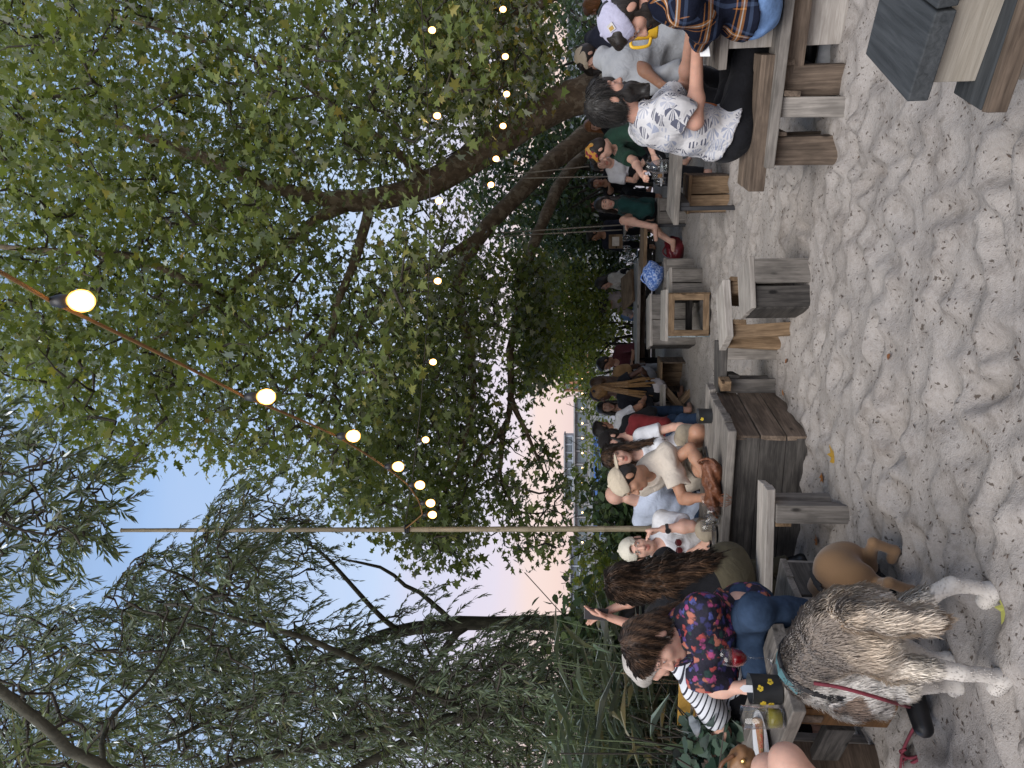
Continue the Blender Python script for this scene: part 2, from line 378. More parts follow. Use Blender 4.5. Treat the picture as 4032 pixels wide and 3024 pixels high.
def person(label, pel, head, yaw, hyaw=None, hpitch=-8, hroll=0, s=1.0, tone='light', hands=(None, None), elbows=(None, None), feet=(None, None), knees=(None, None),
           shirt=None, sleeve=.55, pants=None, shoes=None, hair='short', hcol='brown', cap=None, beard=None, female=False, h=.012, curl=.5, palm=(None, None),
           seat=None, shorts=1.0, slouch=.02, extra=None, shw=None, fat=1.0, loose=.014, warp=.004, hemz=-.06, name='person', group=None, strands=0):
    """pel/head: pelvis and head centres (world); yaw: where the chest faces; hyaw/hpitch/hroll: the head"""
    pel, head = np.asarray(pel, float), np.asarray(head, float); hyaw = yaw if hyaw is None else hyaw
    hs = s * 1.0
    root = thing(name, (pel[0], pel[1], 0), label, 'person', group)
    u = unit(head - pel); L = np.linalg.norm(head - pel); ts = L / .62
    fy = V3(math.sin(math.radians(yaw)), math.cos(math.radians(yaw)), 0); Y = unit(fy - u * (fy @ u)); X = np.cross(Y, u)
    Xh = V3(math.cos(math.radians(yaw)), -math.sin(math.radians(yaw)), 0)
    T = lambda x, y, z: pel + X * x * s + Y * (y - slouch * math.sin(math.pi * min(1, max(0, z / .5)))) * s + u * z * ts
    sw = shw if shw else (.165 if female else .19)
    hr, hf, hu = frame(hyaw, hpitch, hroll)
    HT = lambda x, y, z: head + (hr * x + hf * y + hu * z) * hs
    HR = np.array([hr, hf, hu])
    nb = T(0, -.01, .425)
    sh = [T(sw, 0, .375), T(-sw, 0, .375)]; hp = [pel + Xh * .092 * s, pel - Xh * .092 * s]
    wr, el, an, kn = [], [], [], []
    for i, sg in enumerate((1, -1)):
        w = hands[i]
        if w is None: w = T(sg * .16, .36, .02)
        w = np.asarray(w, float); e = elbows[i]
        if e is None: e = ik(sh[i], w, .285 * s, .255 * s, -UP * .9 + X * sg * .5 - Y * .35)
        wr.append(w); el.append(np.asarray(e, float))
        a = feet[i]
        if a is None:
            a = hp[i] + fy * .44 * s + Xh * sg * .05; a = V3(a[0], a[1], .08)
        a = np.asarray(a, float); k_ = knees[i]
        if k_ is None: k_ = ik(hp[i], a, .43 * s, .42 * s, fy * .8 + UP * .6)
        an.append(a); kn.append(np.asarray(k_, float))
    pts = np.array([pel, head, nb] + sh + wr + el + an + kn)
    lo, hi = pts.min(0) - .26 * s, pts.max(0) + .26 * s; lo[2] = max(lo[2], -.03)
    pal = [TONES[tone], sc(TONES[tone], 1.0), (TONES[tone][0] * .85, TONES[tone][1] * .55, TONES[tone][2] * .55), (.015, .01, .008), (.55, .52, .5), (.03, .02, .015)]
    # --- skin: one continuous body
    def torso(B, f, k=.03):
        B.ell(pel + u * .01, np.array([.168, .125, .125]) * s * f * (1.04 if female else 1) + (f - 1) * 0, np.array([Xh, np.cross(u, Xh), u]), k)
        B.cone(T(0, .005, .05), T(0, .01, .2), .128 * s * f * fat, (.115 if female else .13) * s * f * fat, k, flat=(Y, .78))
        B.cone(T(0, .01, .18), T(0, 0, .33), (.118 if female else .138) * s * f * fat, (.135 if female else .155) * s * f, k, flat=(Y, .7))
        for i, sg in enumerate((1, -1)):
            B.cone(T(sg * .045, -.005, .375), sh[i], .075 * s * f, .058 * s * f, k)
            B.cone(T(sg * .02, -.01, .40), T(sg * .12, -.005, .375), .05 * s * f, .04 * s * f, k)
        if female:
            for sg in (1, -1): B.ell(T(sg * .07, .095, .265), np.array([.062, .055, .062]) * s * f, None, .035)
    B = SDF(lo, hi, h)
    torso(B, .97)
    B.cone(nb, HT(0, -.025, -.075), .056 * s, .052 * s, .03)
    for i, sg in enumerate((1, -1)):
        aw = .86 if female else 1.0
        B.cone(sh[i], el[i], .05 * s * aw, .04 * s * aw, .025); B.cone(el[i], wr[i], .041 * s * aw, .027 * s * aw, .012)
        md = el[i] + (wr[i] - el[i]) * .28; B.ell(md, .043 * s * aw, None, .03)
        B.cone(hp[i], kn[i], .082 * s, .055 * s, .03); B.cone(kn[i], an[i], .052 * s, .036 * s, .02)
        B.ell(kn[i] + (an[i] - kn[i]) * .3 - unit(np.cross(np.cross(an[i] - kn[i], fy), an[i] - kn[i])) * .015, np.array([.05, .05, .05]) * s, None, .04)
        # foot
        fd = unit(V3(*(fy[:2] if feet[i] is None else (kn[i] - an[i])[:2] + fy[:2] * .6), 0)); tip = an[i] + fd * .17 * s + V3(0, 0, -.05) * s
        B.cone(an[i] - UP * .03 * s, tip, .036 * s, .026 * s, .02)
        # hand
        hd = unit(wr[i] - el[i]); pn = palm[i] if palm[i] is not None else -UP + X * -sg * .35
        pn = np.asarray(pn, float); pn = unit(pn - hd * (pn @ hd)); ac = unit(np.cross(pn, hd)); ac = ac if ac @ (X * -sg) > 0 or palm[i] is not None else -ac
        kb = wr[i] + hd * .085 * s
        B.cone(wr[i] + hd * .005, kb, .030 * s, .041 * s, .012, flat=(pn, .4))
        cu = curl if np.isscalar(curl) else curl[i]
        for q, (off, ln) in enumerate(((.030, .072), (.010, .080), (-.011, .074), (-.030, .058))):
            p0 = kb + ac * off * s - hd * (.004 + .004 * abs(q - 1)); dd = hd; rr = .0092 * s
            for seg in range(3):
                dd = unit(dd * math.cos(cu * .55) + pn * math.sin(cu * .55)); pn2 = unit(pn - dd * (pn @ dd))
                p1 = p0 + dd * ln * s * (.45, .32, .26)[seg]; B.cone(p0, p1, max(rr, .55 * h), max(rr * .92, .52 * h), .004); p0 = p1; rr *= .92
        tb = wr[i] + hd * .028 * s + ac * .026 * s; t1 = tb + unit(hd * .75 + ac * .7 + pn * .35) * .042 * s; t2 = t1 + unit(hd * .95 + ac * .15 + pn * .4) * .034 * s
        B.cone(tb, t1, max(.0125 * s, .55 * h), max(.0105 * s, .55 * h), .008); B.cone(t1, t2, max(.0105 * s, .55 * h), max(.009 * s, .5 * h), .004)
    # head
    B.ell(HT(0, -.012, .035), np.array([.076, .096, .086]) * hs, HR, .02)
    B.ell(HT(0, .026, -.04), np.array([.060, .070, .078]) * hs, HR, .03)
    B.ell(HT(0, .064, -.092), np.array([.028, .024, .022]) * hs, HR, .025)
    for sg in (1, -1):
        B.ell(HT(sg * .038, .058, -.02), np.array([.026, .026, .026]) * hs, HR, .02)
        B.ell(HT(sg * .079, -.008, -.008), np.array([.012, .021, .034]) * hs, HR, .006)
    B.cone(HT(-.034, .082, .030), HT(.034, .082, .030), .013 * hs, .013 * hs, .012)
    for sg in (1, -1): B.ell(HT(sg * .031, .100, .008), np.array([.018, .015, .010]) * hs, HR, .010, op='s')
    for sg in (1, -1): B.ell(HT(sg * .031, .081, .008), np.array([.0135, .0125, .0125]) * hs, HR, .002, ci=0)
    B.cone(HT(0, .088, .014), HT(0, .110, -.024), .0095 * hs, .0145 * hs, .012)
    for sg in (1, -1): B.ell(HT(sg * .012, .098, -.028), np.array([.009, .010, .008]) * hs, HR, .006)
    B.ell(HT(0, .092, -.054), np.array([.022, .009, .007]) * hs, HR, .004, ci=2); B.ell(HT(0, .091, -.064), np.array([.018, .010, .007]) * hs, HR, .004, ci=2)
    ee = max(.006, .6 * h)
    for sg in (1, -1):
        B.ell(HT(sg * .031, .094, .008), np.array([.013, .016, .006 if h < .01 else .008]) * hs, HR, 0, 4, 'p'); B.ell(HT(sg * .031, .096, .008), np.array([max(.0062, ee * .9), .016, max(.0065, ee)]) * hs, HR, 0, 3, 'p')
        B.cone(HT(sg * .016, .094, .031), HT(sg * .048, .086, .032), max(.0048, ee * .75) * hs, max(.0035, ee * .7) * hs, 0, 5, 'p')
    sdf_obj('body', B, SKIN, root, pal)
    hc = max(h * 1.15, .009)
    def nz(f, a): return lambda x, y, z: (a * np.sin(f * (x * .8 + z * .25) + 2 * np.sin(f * .31 * z)) * np.sin(f * (y + .2 * z))).astype(np.float32)
    # --- clothing
    if shirt is not None:
        Sg = SDF(lo, hi, hc); f = 1.0 + loose * 5.5
        torso(Sg, f, .04)
        if slouch > .03: pass
        for i, sg in enumerate((1, -1)):
            if sleeve > 0:
                q = min(1.0, sleeve); e1 = sh[i] + (el[i] - sh[i]) * q; dirn = el[i] - sh[i]
                rr = (.064 if sleeve < 1 else .056) * s + loose * .6
                Sg.cone(sh[i], e1 + unit(dirn) * (.03 if sleeve < 1 else 0), .064 * s + loose * .4, rr, .03, cut=(e1, dirn) if sleeve < 1 else None)
                if sleeve > 1:
                    q2 = sleeve - 1; e2 = el[i] + (wr[i] - el[i]) * q2; d2 = wr[i] - el[i]
                    Sg.cone(el[i], e2 + unit(d2) * .02, .056 * s + loose * .3, .040 * s + loose * .3, .02, cut=(e2, d2))
        if extra and 'shirt' in extra: extra['shirt'](Sg, dict(T=T, sh=sh, el=el, wr=wr, X=X, Y=Y, u=u, pel=pel, HT=HT))
        if sleeve <= 0:
            for i, sg in enumerate((1, -1)): Sg.ell(sh[i] + X * sg * .05 * s, .05 * s, None, .01, op='s')
        Sg.plane(pel + u * hemz * s, -u)
        Sg.ell(T(0, .05, .455), np.array([.072, .085, .05]) * s, np.array([X, Y, u]), .01, op='s')
        Sg.cone(nb, HT(0, -.02, -.05), .056 * s, .056 * s, .01, op='s')
        if warp: Sg.warp(warp, 26, pel[0] * 3 + pel[1])
        sdf_obj('shirt', Sg, shirt, root)
    if pants is not None:
        Pn = SDF(lo, hi, hc)
        Pn.ell(pel, np.array([.178, .140, .135]) * s * (1.04 if female else 1), np.array([Xh, np.cross(u, Xh), u]), .03)
        Pn.plane(pel + u * .12 * s, u)
        for i in (0, 1):
            Pn.cone(hp[i], kn[i], .095 * s, .069 * s, .04, cut=None if shorts > .5 + .5 else (hp[i] + (kn[i] - hp[i]) * shorts, kn[i] - hp[i]))
            if shorts >= 1:
                Pn.ell(kn[i], .069 * s, None, .02); Pn.ell(kn[i] + (an[i] - kn[i]) * .3 - unit(np.cross(np.cross(an[i] - kn[i], fy), an[i] - kn[i])) * .015, .060 * s, None, .04)
                q = shorts - 1 if shorts > 1 else .93; e = kn[i] + (an[i] - kn[i]) * q
                Pn.cone(kn[i], e + unit(an[i] - kn[i]) * .03, .068 * s, .052 * s, .02, cut=(e, an[i] - kn[i]))
        Pn.warp(warp * .8, 30, pel[1] * 5)
        sdf_obj('trousers', Pn, pants, root)
    if shoes is not None:
        for i in (0, 1):
            a = an[i]; Sh = SDF(a - .22, a + .22, max(.008, hc * .9))
            fd = unit(V3(*(fy[:2] if feet[i] is None else (kn[i] - an[i])[:2] + fy[:2] * .6), 0))
            Sh.cone(a - UP * .035 * s - fd * .03, a + fd * .18 * s - UP * .045 * s, .046 * s, .036 * s, .02); Sh.cone(a - UP * .02, a + UP * .02, .042 * s, .040 * s, .02)
            Sh.plane(a - UP * .078 * s, -UP)
            sdf_obj('shoe', Sh, shoes, root)
    # --- hair
    hm = HAIRS[hcol]; hh = max(.7 * h, .0065)
    def hairgrid(l, g): return SDF(head + np.asarray(l) * hs, head + np.asarray(g) * hs, hh)
    if hair and hair != 'bald':
        long_ = hair in ('long', 'braids', 'longback')
        Hg = SDF(np.minimum(head - .2 * hs, nb - (.28 if long_ else .1)), np.maximum(head + .2 * hs, nb + (.28 if long_ else .1)), hh) if not long_ else SDF(np.minimum(head - .2, T(0, -.1, .0) - .2), np.maximum(head + .2, T(0, -.1, .3) + .2), hh)
        th = {'crop': .006, 'short': .014}.get(hair, .018)
        Hg.ell(HT(0, -.014, .038), (np.array([.076, .097, .086]) + th) * hs, HR, .01, noise=nz(60, .004))
        Hg.ell(HT(0, -.03, -.02), (np.array([.070, .075, .075]) + th) * hs, HR, .03, noise=nz(60, .004))
        if hair == 'short': Hg.ell(HT(0, .05, .10), np.array([.055, .05, .03]) * hs, HR, .03, noise=nz(90, .006))
        # face opening
        Hg.ell(HT(0, .118, -.028), np.array([.22, .090, .094]) * hs, HR, .012, op='s')
        if not long_:
            Hg.ell(HT(0, .075, -.125), np.array([.14, .125, .105]) * hs, HR, .02, op='s'); Hg.ell(HT(0, -.02, -.155), np.array([.14, .13, .075]) * hs, HR, .02, op='s')
            for sg in (1, -1): Hg.ell(HT(sg * .090, -.004, -.012), np.array([.020, .015, .027]) * hs, HR, .004, op='s')
        if hair in ('long', 'longback'):
            for q in range(9):
                a_ = (q - 4) / 4.0
                if hair == 'long' or True:
                    p0 = HT(.066 * a_, -.058 + .045 * abs(a_), .0); p1 = T(.075 * a_, -.10 + .03 * abs(a_), .37); p2 = T(.045 * a_ + .045 + .008 * math.sin(q * 3), -.125 + .02 * abs(a_), .12 + .05 * math.sin(q * 2.1) - .06 * a_)
                    Hg.cone(p0, p1, .040 * hs, .028 * hs, .02, noise=nz(120, .004)); Hg.cone(p1, p2, .028 * hs, .012 * hs, .02, noise=nz(120, .004))
            if hair == 'long':
                for sg in (1, -1): Hg.cone(HT(sg * .072, .02, .0), T(sg * .10, .09, .33), .030 * hs, .026 * hs, .02, noise=nz(120, .004)); Hg.cone(T(sg * .10, .09, .33), T(sg * .09, .115, .26), .026 * hs, .014 * hs, .02, noise=nz(120, .004))
        if hair == 'braids':
            for q in range(16):
                a_ = rng.uniform(-1, 1); p0 = HT(.05 * a_, -.09 + rng.uniform(-.02, .02), -.02); p1 = T(.09 * a_, -.14, .33); p2 = T(.15 * a_, -.13 + rng.uniform(-.02, .02), rng.uniform(.02, .16))
                Hg.cone(p0, p1, .016 * hs, .013 * hs, .006); Hg.cone(p1, p2, .013 * hs, .008 * hs, .006)
        if hair == 'bun': Hg.ell(HT(0, -.10, .09), .045 * hs, HR, .02, noise=nz(90, .005))
        if hair == 'pony':
            Hg.ell(HT(0, -.10, -.01), np.array([.05, .04, .06]) * hs, HR, .03)
            Hg.cone(HT(0, -.10, -.02), T(-.01, -.09, .36), .034 * hs, .020 * hs, .02, noise=nz(110, .004))
        if extra and 'hair' in extra: extra['hair'](Hg, dict(T=T, HT=HT, HR=HR, hs=hs, nz=nz))
        sdf_obj('hair', Hg, hm, root)
        if strands:
            hv, hfc, _ = Hg.mesh(); cr_ = HT(0, -.03, .12); c0, c1 = [np.array(x) for x in HCOL[hcol]]
            def hflow_(p):
                o = p - cr_; below = np.clip((HT(0, 0, -.05)[2] - p[:, 2]) / .08, 0, 1)[:, None]
                return (o - hu * .02) * (1 - below) * 6 - UP * (.35 + below) - u * .3 * below + .12 * np.stack([np.sin(p[:, 2] * 40 + p[:, 0] * 30), np.sin(p[:, 0] * 45 + p[:, 2] * 20), 0 * p[:, 0]], 1)
            fur_cards('hair_strands', hv, hfc.astype(int), lambda p, q: c0 + (c1 - c0) * (.5 + .5 * np.sin(p[:, 0] * 130 + p[:, 1] * 110 + 3 * np.sin(p[:, 2] * 9)))[:, None], strands, lambda p: np.full(len(p), .055 if long_ else .030), hflow_, root, .16, .0010, .10, (.6, 1.5))
    if beard:
        Bg = hairgrid([-.2] * 3, [.2] * 3); bl = beard
        Bg.ell(HT(0, .042, -.075), np.array([.066, .068, .058]) * hs, HR, .02, noise=nz(120, .004)); Bg.ell(HT(0, .075, -.10 - bl), np.array([.05, .038, .04 + bl]) * hs, HR, .03, noise=nz(120, .005))
        for sg in (1, -1): Bg.cone(HT(sg * .072, .012, .01), HT(sg * .05, .05, -.07), .011 * hs, .02 * hs, .02)
        Bg.cone(HT(-.024, .094, -.045), HT(.024, .094, -.045), .009 * hs, .009 * hs, .01)
        Bg.ell(HT(0, .105, -.058), np.array([.022, .02, .010]) * hs, HR, .005, op='s'); Bg.ell(HT(0, .10, .012), np.array([.055, .05, .052]) * hs, HR, .01, op='s')
        sdf_obj('beard', Bg, hm, root)
    if cap:
        cm, cdir = cap[0], cap[1]                      # material, +1 brim forward / -1 backward / 0 none
        Cg = hairgrid([-.26] * 3, [.26] * 3); R = HR
        Cg.ell(HT(0, -.010, .045), np.array([.092, .111, .098]) * hs, R, 0)
        Cg.plane(HT(0, 0, .030), -(hu + hf * .12 * -(cdir or 1)))
        if cdir: Cg.ell(HT(0, cdir * .125, .034), np.array([.075, .088, .011]) * hs, np.array([hr, unit(hf - hu * .22 * cdir), unit(hu + hf * .22 * cdir)]), .006)
        Cg.ell(HT(0, -.010, .143), .011 * hs, R, .003)
        if cdir < 0: Cg.ell(HT(0, .11, .05), np.array([.036, .05, .026]) * hs, R, .004, op='s')
        c_ = sdf_obj('cap', Cg, cm, root)
    root_parts = dict(T=T, HT=HT, HR=HR, X=X, Y=Y, u=u, sh=sh, el=el, wr=wr, hs=hs, kn=kn, an=an, pel=pel, root=root, nb=nb)
    return root_parts
# ------------------------------------------------------------------ light and sky
SUN_EL, SUN_AZ = math.radians(46), math.radians(205)      # azimuth from +Y (view direction), clockwise: behind the camera
w = bpy.data.worlds.new('World'); SC.world = w; w.use_nodes = True
nt = w.node_tree; nt.nodes.clear()
def wn(ty, **kw):
    nd = nt.nodes.new('ShaderNode' + ty)
    for k, v in kw.items(): setattr(nd, k, v)
    return nd
sky = wn('TexSky', sky_type='NISHITA', sun_disc=False, sun_elevation=SUN_EL, sun_rotation=SUN_AZ, air_density=1.0, dust_density=1.2, ozone_density=1.0)
bg = wn('Background'); out = wn('OutputWorld')
SKY_STR = 0.10
bg.inputs['Strength'].default_value = SKY_STR
tc = wn('TexCoord'); sep = wn('SeparateXYZ'); nt.links.new(tc.outputs['Generated'], sep.inputs[0])
mp = wn('Mapping'); mp.inputs['Scale'].default_value = (1.5, 1.5, 9); nt.links.new(tc.outputs['Generated'], mp.inputs[0])
nz_ = wn('TexNoise'); nz_.inputs['Scale'].default_value = 2.2; nz_.inputs['Detail'].default_value = 6; nt.links.new(mp.outputs[0], nz_.inputs['Vector'])
ad = wn('Math', operation='MULTIPLY_ADD'); ad.inputs[1].default_value = .16; nt.links.new(nz_.outputs['Fac'], ad.inputs[0]); nt.links.new(sep.outputs['Z'], ad.inputs[2])
rp = wn('ValToRGB'); cr = rp.color_ramp
for e, (p, c) in zip([cr.elements[0], cr.elements[1]] + [cr.elements.new(.5) for _ in range(4)],
        [(0.0, (5.9, 4.7, 5.1)), (.97, (2.2, 3.4, 5.9)), (.13, (6.4, 4.7, 4.4)), (.20, (5.6, 4.7, 5.4)), (.36, (4.2, 5.0, 6.5)), (.62, (2.8, 4.1, 6.4))]):
    e.position = p; e.color = (*c, 1)
nt.links.new(ad.outputs[0], rp.inputs['Fac'])
mxw = wn('Mix', data_type='RGBA'); mxw.inputs[0].default_value = .8
nt.links.new(sky.outputs[0], mxw.inputs[6]); nt.links.new(rp.outputs[0], mxw.inputs[7])
nt.links.new(mxw.outputs[2], bg.inputs['Color']); nt.links.new(bg.outputs[0], out.inputs[0])
sl = bpy.data.lights.new('sun', 'SUN'); sl.energy = 2.3; sl.angle = math.radians(50); sl.color = (1, .965, .93)
so = bpy.data.objects.new('sun', sl); COL.objects.link(so)
sd = V3(math.sin(SUN_AZ) * math.cos(SUN_EL), math.cos(SUN_AZ) * math.cos(SUN_EL), math.sin(SUN_EL))
so.rotation_euler = Vector(sd).to_track_quat('Z', 'Y').to_euler()
SC.view_settings.view_transform = 'Standard'; SC.view_settings.look = 'None'; SC.view_settings.exposure = 0.66; SC.view_settings.gamma = 1
SC.cycles.max_bounces = 7; SC.cycles.diffuse_bounces = 3; SC.cycles.glossy_bounces = 3; SC.cycles.transmission_bounces = 4; SC.cycles.transparent_max_bounces = 14
SC.cycles.sample_clamp_indirect = 6.0; SC.cycles.use_denoising = True
SC.cycles.caustics_reflective = False; SC.cycles.caustics_refractive = False

# ------------------------------------------------------------------ sand, one sheet to the horizon
def vnoise(x, y, f, seed):
    """smooth value noise"""
    r = np.random.default_rng(seed); T_ = r.random((64, 64)); x, y = x * f, y * f
    xi, yi = np.floor(x).astype(int), np.floor(y).astype(int); fx, fy = x - xi, y - yi; fx, fy = fx * fx * (3 - 2 * fx), fy * fy * (3 - 2 * fy)
    t = lambda i, j: T_[(xi + i) % 64, (yi + j) % 64]
    return (t(0, 0) * (1 - fx) + t(1, 0) * fx) * (1 - fy) + (t(0, 1) * (1 - fx) + t(1, 1) * fx) * fy - .5
def spaced(lo, hi, f0, f1, fine, grow=1.09, far=None):
    a = list(np.arange(f0, f1, fine)); st = fine
    while a[-1] < hi: st *= grow; a.append(a[-1] + st)
    st = fine; b = []; x = f0
    while x > lo: st *= grow; x -= st; b.append(x)
    return np.array(b[::-1] + a)
gx = spaced(-900, 900, -3.4, 3.4, .022); gy = spaced(-30, 1500, .9, 7.4, .022, 1.05)
GX, GY = np.meshgrid(gx, gy, indexing='ij')
near = np.clip(1.25 - np.hypot(GX, GY - 3) / 14, 0, 1)
WX, WY = GX + .10 * vnoise(GX, GY, 3.0, 21), GY + .10 * vnoise(GX, GY, 3.0, 22)
Z = .05 * vnoise(GX, GY, .9, 1) + .022 * vnoise(WX, WY, 2.6, 2) * near + .018 * (.25 - np.abs(vnoise(WX, WY, 4.2, 31))) * near + .009 * (.25 - np.abs(vnoise(WX, WY, 9.5, 32))) * near + .008 * vnoise(GX, GY, 15, 4) * near + .005 * vnoise(GX, GY, 33, 5) * near
fr = np.random.default_rng(5)
for _ in range(1150):                                         # footprints with pushed-up rims
    d_ = .9 + 9 * fr.random() ** 1.2; fx_, fy_ = fr.uniform(-.62, .62) * (d_ + .8), d_; a = fr.uniform(0, 6.3)
    i0, i1 = np.searchsorted(gx, (fx_ - .32, fx_ + .32)); j0, j1 = np.searchsorted(gy, (fy_ - .32, fy_ + .32))
    if i1 <= i0 or j1 <= j0: continue
    dx, dy = GX[i0:i1, j0:j1] - fx_, GY[i0:i1, j0:j1] - fy_
    u_, v_ = (dx * math.cos(a) + dy * math.sin(a)) / fr.uniform(.06, .19), (-dx * math.sin(a) + dy * math.cos(a)) / fr.uniform(.04, .085)
    r2 = np.sqrt(u_ * u_ + v_ * v_); dep = fr.uniform(.010, .030)
    Z[i0:i1, j0:j1] += -dep * np.exp(-(r2 ** 2.6)) + dep * .48 * np.exp(-((r2 - 1.45) / .42) ** 2) * (1 + .5 * np.sin(a * 5 + 3 * u_))
# the sand falls away to the river bed and rises again at the far bank
bank = 17 + 1.5 * vnoise(GX, GY * 0, .15, 8)
Z = np.where(GY > bank - 4, Z - 4.2 * np.clip((GY - bank + 4) / 16, 0, 1) ** 1.2, Z)
Z = np.where(GY > 146, np.maximum(Z, -4.2 + np.clip((GY - 146) / .6, 0, 1) * 2.6), Z)
Z -= np.interp(GY, [1.0, 3.0], [.0, .0])
SANDX, SANDY, SANDZ = gx, gy, Z
def sandz(x, y):
    i = min(max(int(np.searchsorted(gx, x)), 1), len(gx) - 1); j = min(max(int(np.searchsorted(gy, y)), 1), len(gy) - 1)
    return float(Z[i, j])
nx, ny = GX.shape; idx = np.arange(nx * ny).reshape(nx, ny)
F = np.stack([idx[:-1, :-1].ravel(), idx[1:, :-1].ravel(), idx[1:, 1:].ravel(), idx[:-1, 1:].ravel()], 1)
t = NT('beach_sand'); p = t.n('NewGeometry').outputs['Position']
c = t.ramp(t.noise(p, 1.7, 6, .6), [(.3, (.255, .225, .20)), (.7, (.36, .327, .30))])
c = t.mix(t.ramp(t.noise(p, 55, 3, .7), [(.35, (0, 0, 0)), (.8, (.5, .5, .5))]), c, (.45, .415, .39))
c = t.mix(t.ramp(t.noise(p, 6.5, 5, .7), [(.54, (0, 0, 0)), (.68, (.65, .65, .65))]), c, (.17, .145, .125))
sp = t.noise(t.vmath('ADD', p, t.vmath('MULTIPLY', t.n('TexNoise', {'Vector': p, 'Scale': 30.0}).outputs['Color'], (.03, .03, .03))), 42, 2, .5); c = t.mix(t.ramp(sp, [(.655, (0, 0, 0)), (.70, (.85, .85, .85))]), c, (.07, .052, .04))
c = t.mix(t.ramp(t.noise(p, 130, 2, .5), [(.66, (0, 0, 0)), (.72, (.7, .7, .7))]), c, (.11, .085, .07))
hb = t.math('ADD', t.math('MULTIPLY', t.noise(p, 26, 6, .75), .6), t.math('MULTIPLY', t.noise(p, 170, 2), .2))
t.pbr(c, .95, t.bump(hb, .8, .02), Specular_IOR_Level=.1)
tag(mesh_obj('sand_ground', np.stack([GX.ravel(), GY.ravel(), Z.ravel()], 1), F, t.m, None, True), kind='structure')
# debris lying on the sand
def chips(n, dmax, smin, smax, mat, name, flat=.3):
    vs = []; fs = []; k = 0
    for _ in range(n):
        d = 1.1 + (dmax - 1.1) * rng.random() ** 1.5; x = rng.uniform(-.62, .62) * (d + .5); z = sandz(x, d)
        L = rng.uniform(smin, smax); a = rng.uniform(0, 6.28); e = V3(math.cos(a), math.sin(a), rng.normal(0, .2)); f = V3(-math.sin(a), math.cos(a), rng.normal(0, .3)) * flat * rng.uniform(.4, 1.3)
        c = V3(x, d, z + .003); up = V3(0, 0, L * .25)
        vs += [c - e * L, c - f * L, c + e * L, c + f * L, c + up]; fs += [(k, k + 1, k + 4), (k + 1, k + 2, k + 4), (k + 2, k + 3, k + 4), (k + 3, k, k + 4)]; k += 5
    o = mesh_obj(name, vs, fs, mat); tag(o, 'dark twigs and leaf crumbs scattered over the sand', 'debris', kind='stuff'); return o
chips(7500, 10, .004, .014, plain('leaf_litter', (.07, .05, .038), .9, .5, bump=0), 'leaf_litter')
# ------------------------------------------------------------------ river and far shore
t = NT('river_water'); p = t.n('NewGeometry').outputs['Position']
t.pbr((.10, .13, .15), .12, t.bump(t.noise(t.vmath('MULTIPLY', p, (.5, 1.6, 1)), .9, 4, .5), .12, .3), IOR=1.33)
tag(mesh_obj('river_water', [(-700, 18, -3), (700, 18, -3), (700, 146.3, -3), (-700, 146.3, -3)], [(0, 1, 2, 3)], t.m), kind='structure')
b = MB(); b.box((0, 147.5, -2.35), np.eye(3), (700, 2.2, 2.2)); tag(b.build('quay', plain('quay_concrete', (.22, .215, .215), .9, scale=.4)), kind='structure')
CONC = plain('pale_concrete', (.24, .24, .245), .85, scale=.5, bump=0); DGLASS = plain('dark_window_glass', (.12, .15, .17), .15, bump=0, scale=.6)
BRICKF = plain('orange_brick', (.40, .20, .12), .9, scale=.6, bump=0); STEEL = plain('steel_grey_panel', (.30, .33, .37), .5, scale=.4, bump=0)  # STEEL is paled to blue-grey: distance haze put into the panel colour
def building(name, x0, x1, y, z1, floors, wallm, label, bays, roofm=None, depth=10, gap=.25):
    z0 = -1.3; r = thing(name, ((x0 + x1) / 2, y, z0), label, 'building'); wl = MB(); wl.box(((x0 + x1) / 2, y + depth / 2 + .3, (z0 + z1) / 2), np.eye(3), (x1 - x0, depth, z1 - z0)); 
    rf = MB(); rf.box(((x0 + x1) / 2, y + depth / 2, z1 + .15), np.eye(3), (x1 - x0 + .8, depth + 1.4, .3)); fh = (z1 - z0) / floors
    for f in range(1, floors): wl.box(((x0 + x1) / 2, y, z0 + f * fh), np.eye(3), (x1 - x0, 1.0, .3))
    for i in range(bays + 1): wl.box((x0 + (x1 - x0) * i / bays, y + .12, (z0 + z1) / 2), np.eye(3), (.35, .5, z1 - z0 - .01))
    wl.build('wall', wallm, r); rf.build('roof', roofm or CONC, r)
    for f in range(floors):
        for i in range(bays):
            if rng.random() < .1: continue
            q = MB(); bw = (x1 - x0) / bays; q.box((x0 + bw * (i + .5), y + .2, z0 + (f + .5) * fh), np.eye(3), (bw * (1 - gap), .25, fh * .62)); q.build('window', DGLASS if rng.random() < .85 else STEEL, r)
    return r
building('waterside_building', -34, -3, 152, 1.7, 1, CONC, 'long low pale waterside building with dark glazed front across the river', 11)
building('waterside_building', -62, -37, 156, 2.6, 2, STEEL, 'grey glass waterfront block far left across the river behind the willows', 9)
building('waterside_building', -27, -12, 164, 4.0, 3, STEEL, 'steel blue glass block rising behind the low pale waterside building', 8)
building('brick_building', -1.5, 6.5, 158, 4.2, 3, BRICKF, 'orange brick building with small dark windows across the river', 4, gap=.5)
building('waterside_building', 9, 44, 154, 2.4, 2, CONC, 'pale two storey waterfront block right of the brick building', 12)
building('waterside_building', 48, 92, 157, 3.2, 2, STEEL, 'grey waterfront building far right behind the dark trees', 12)
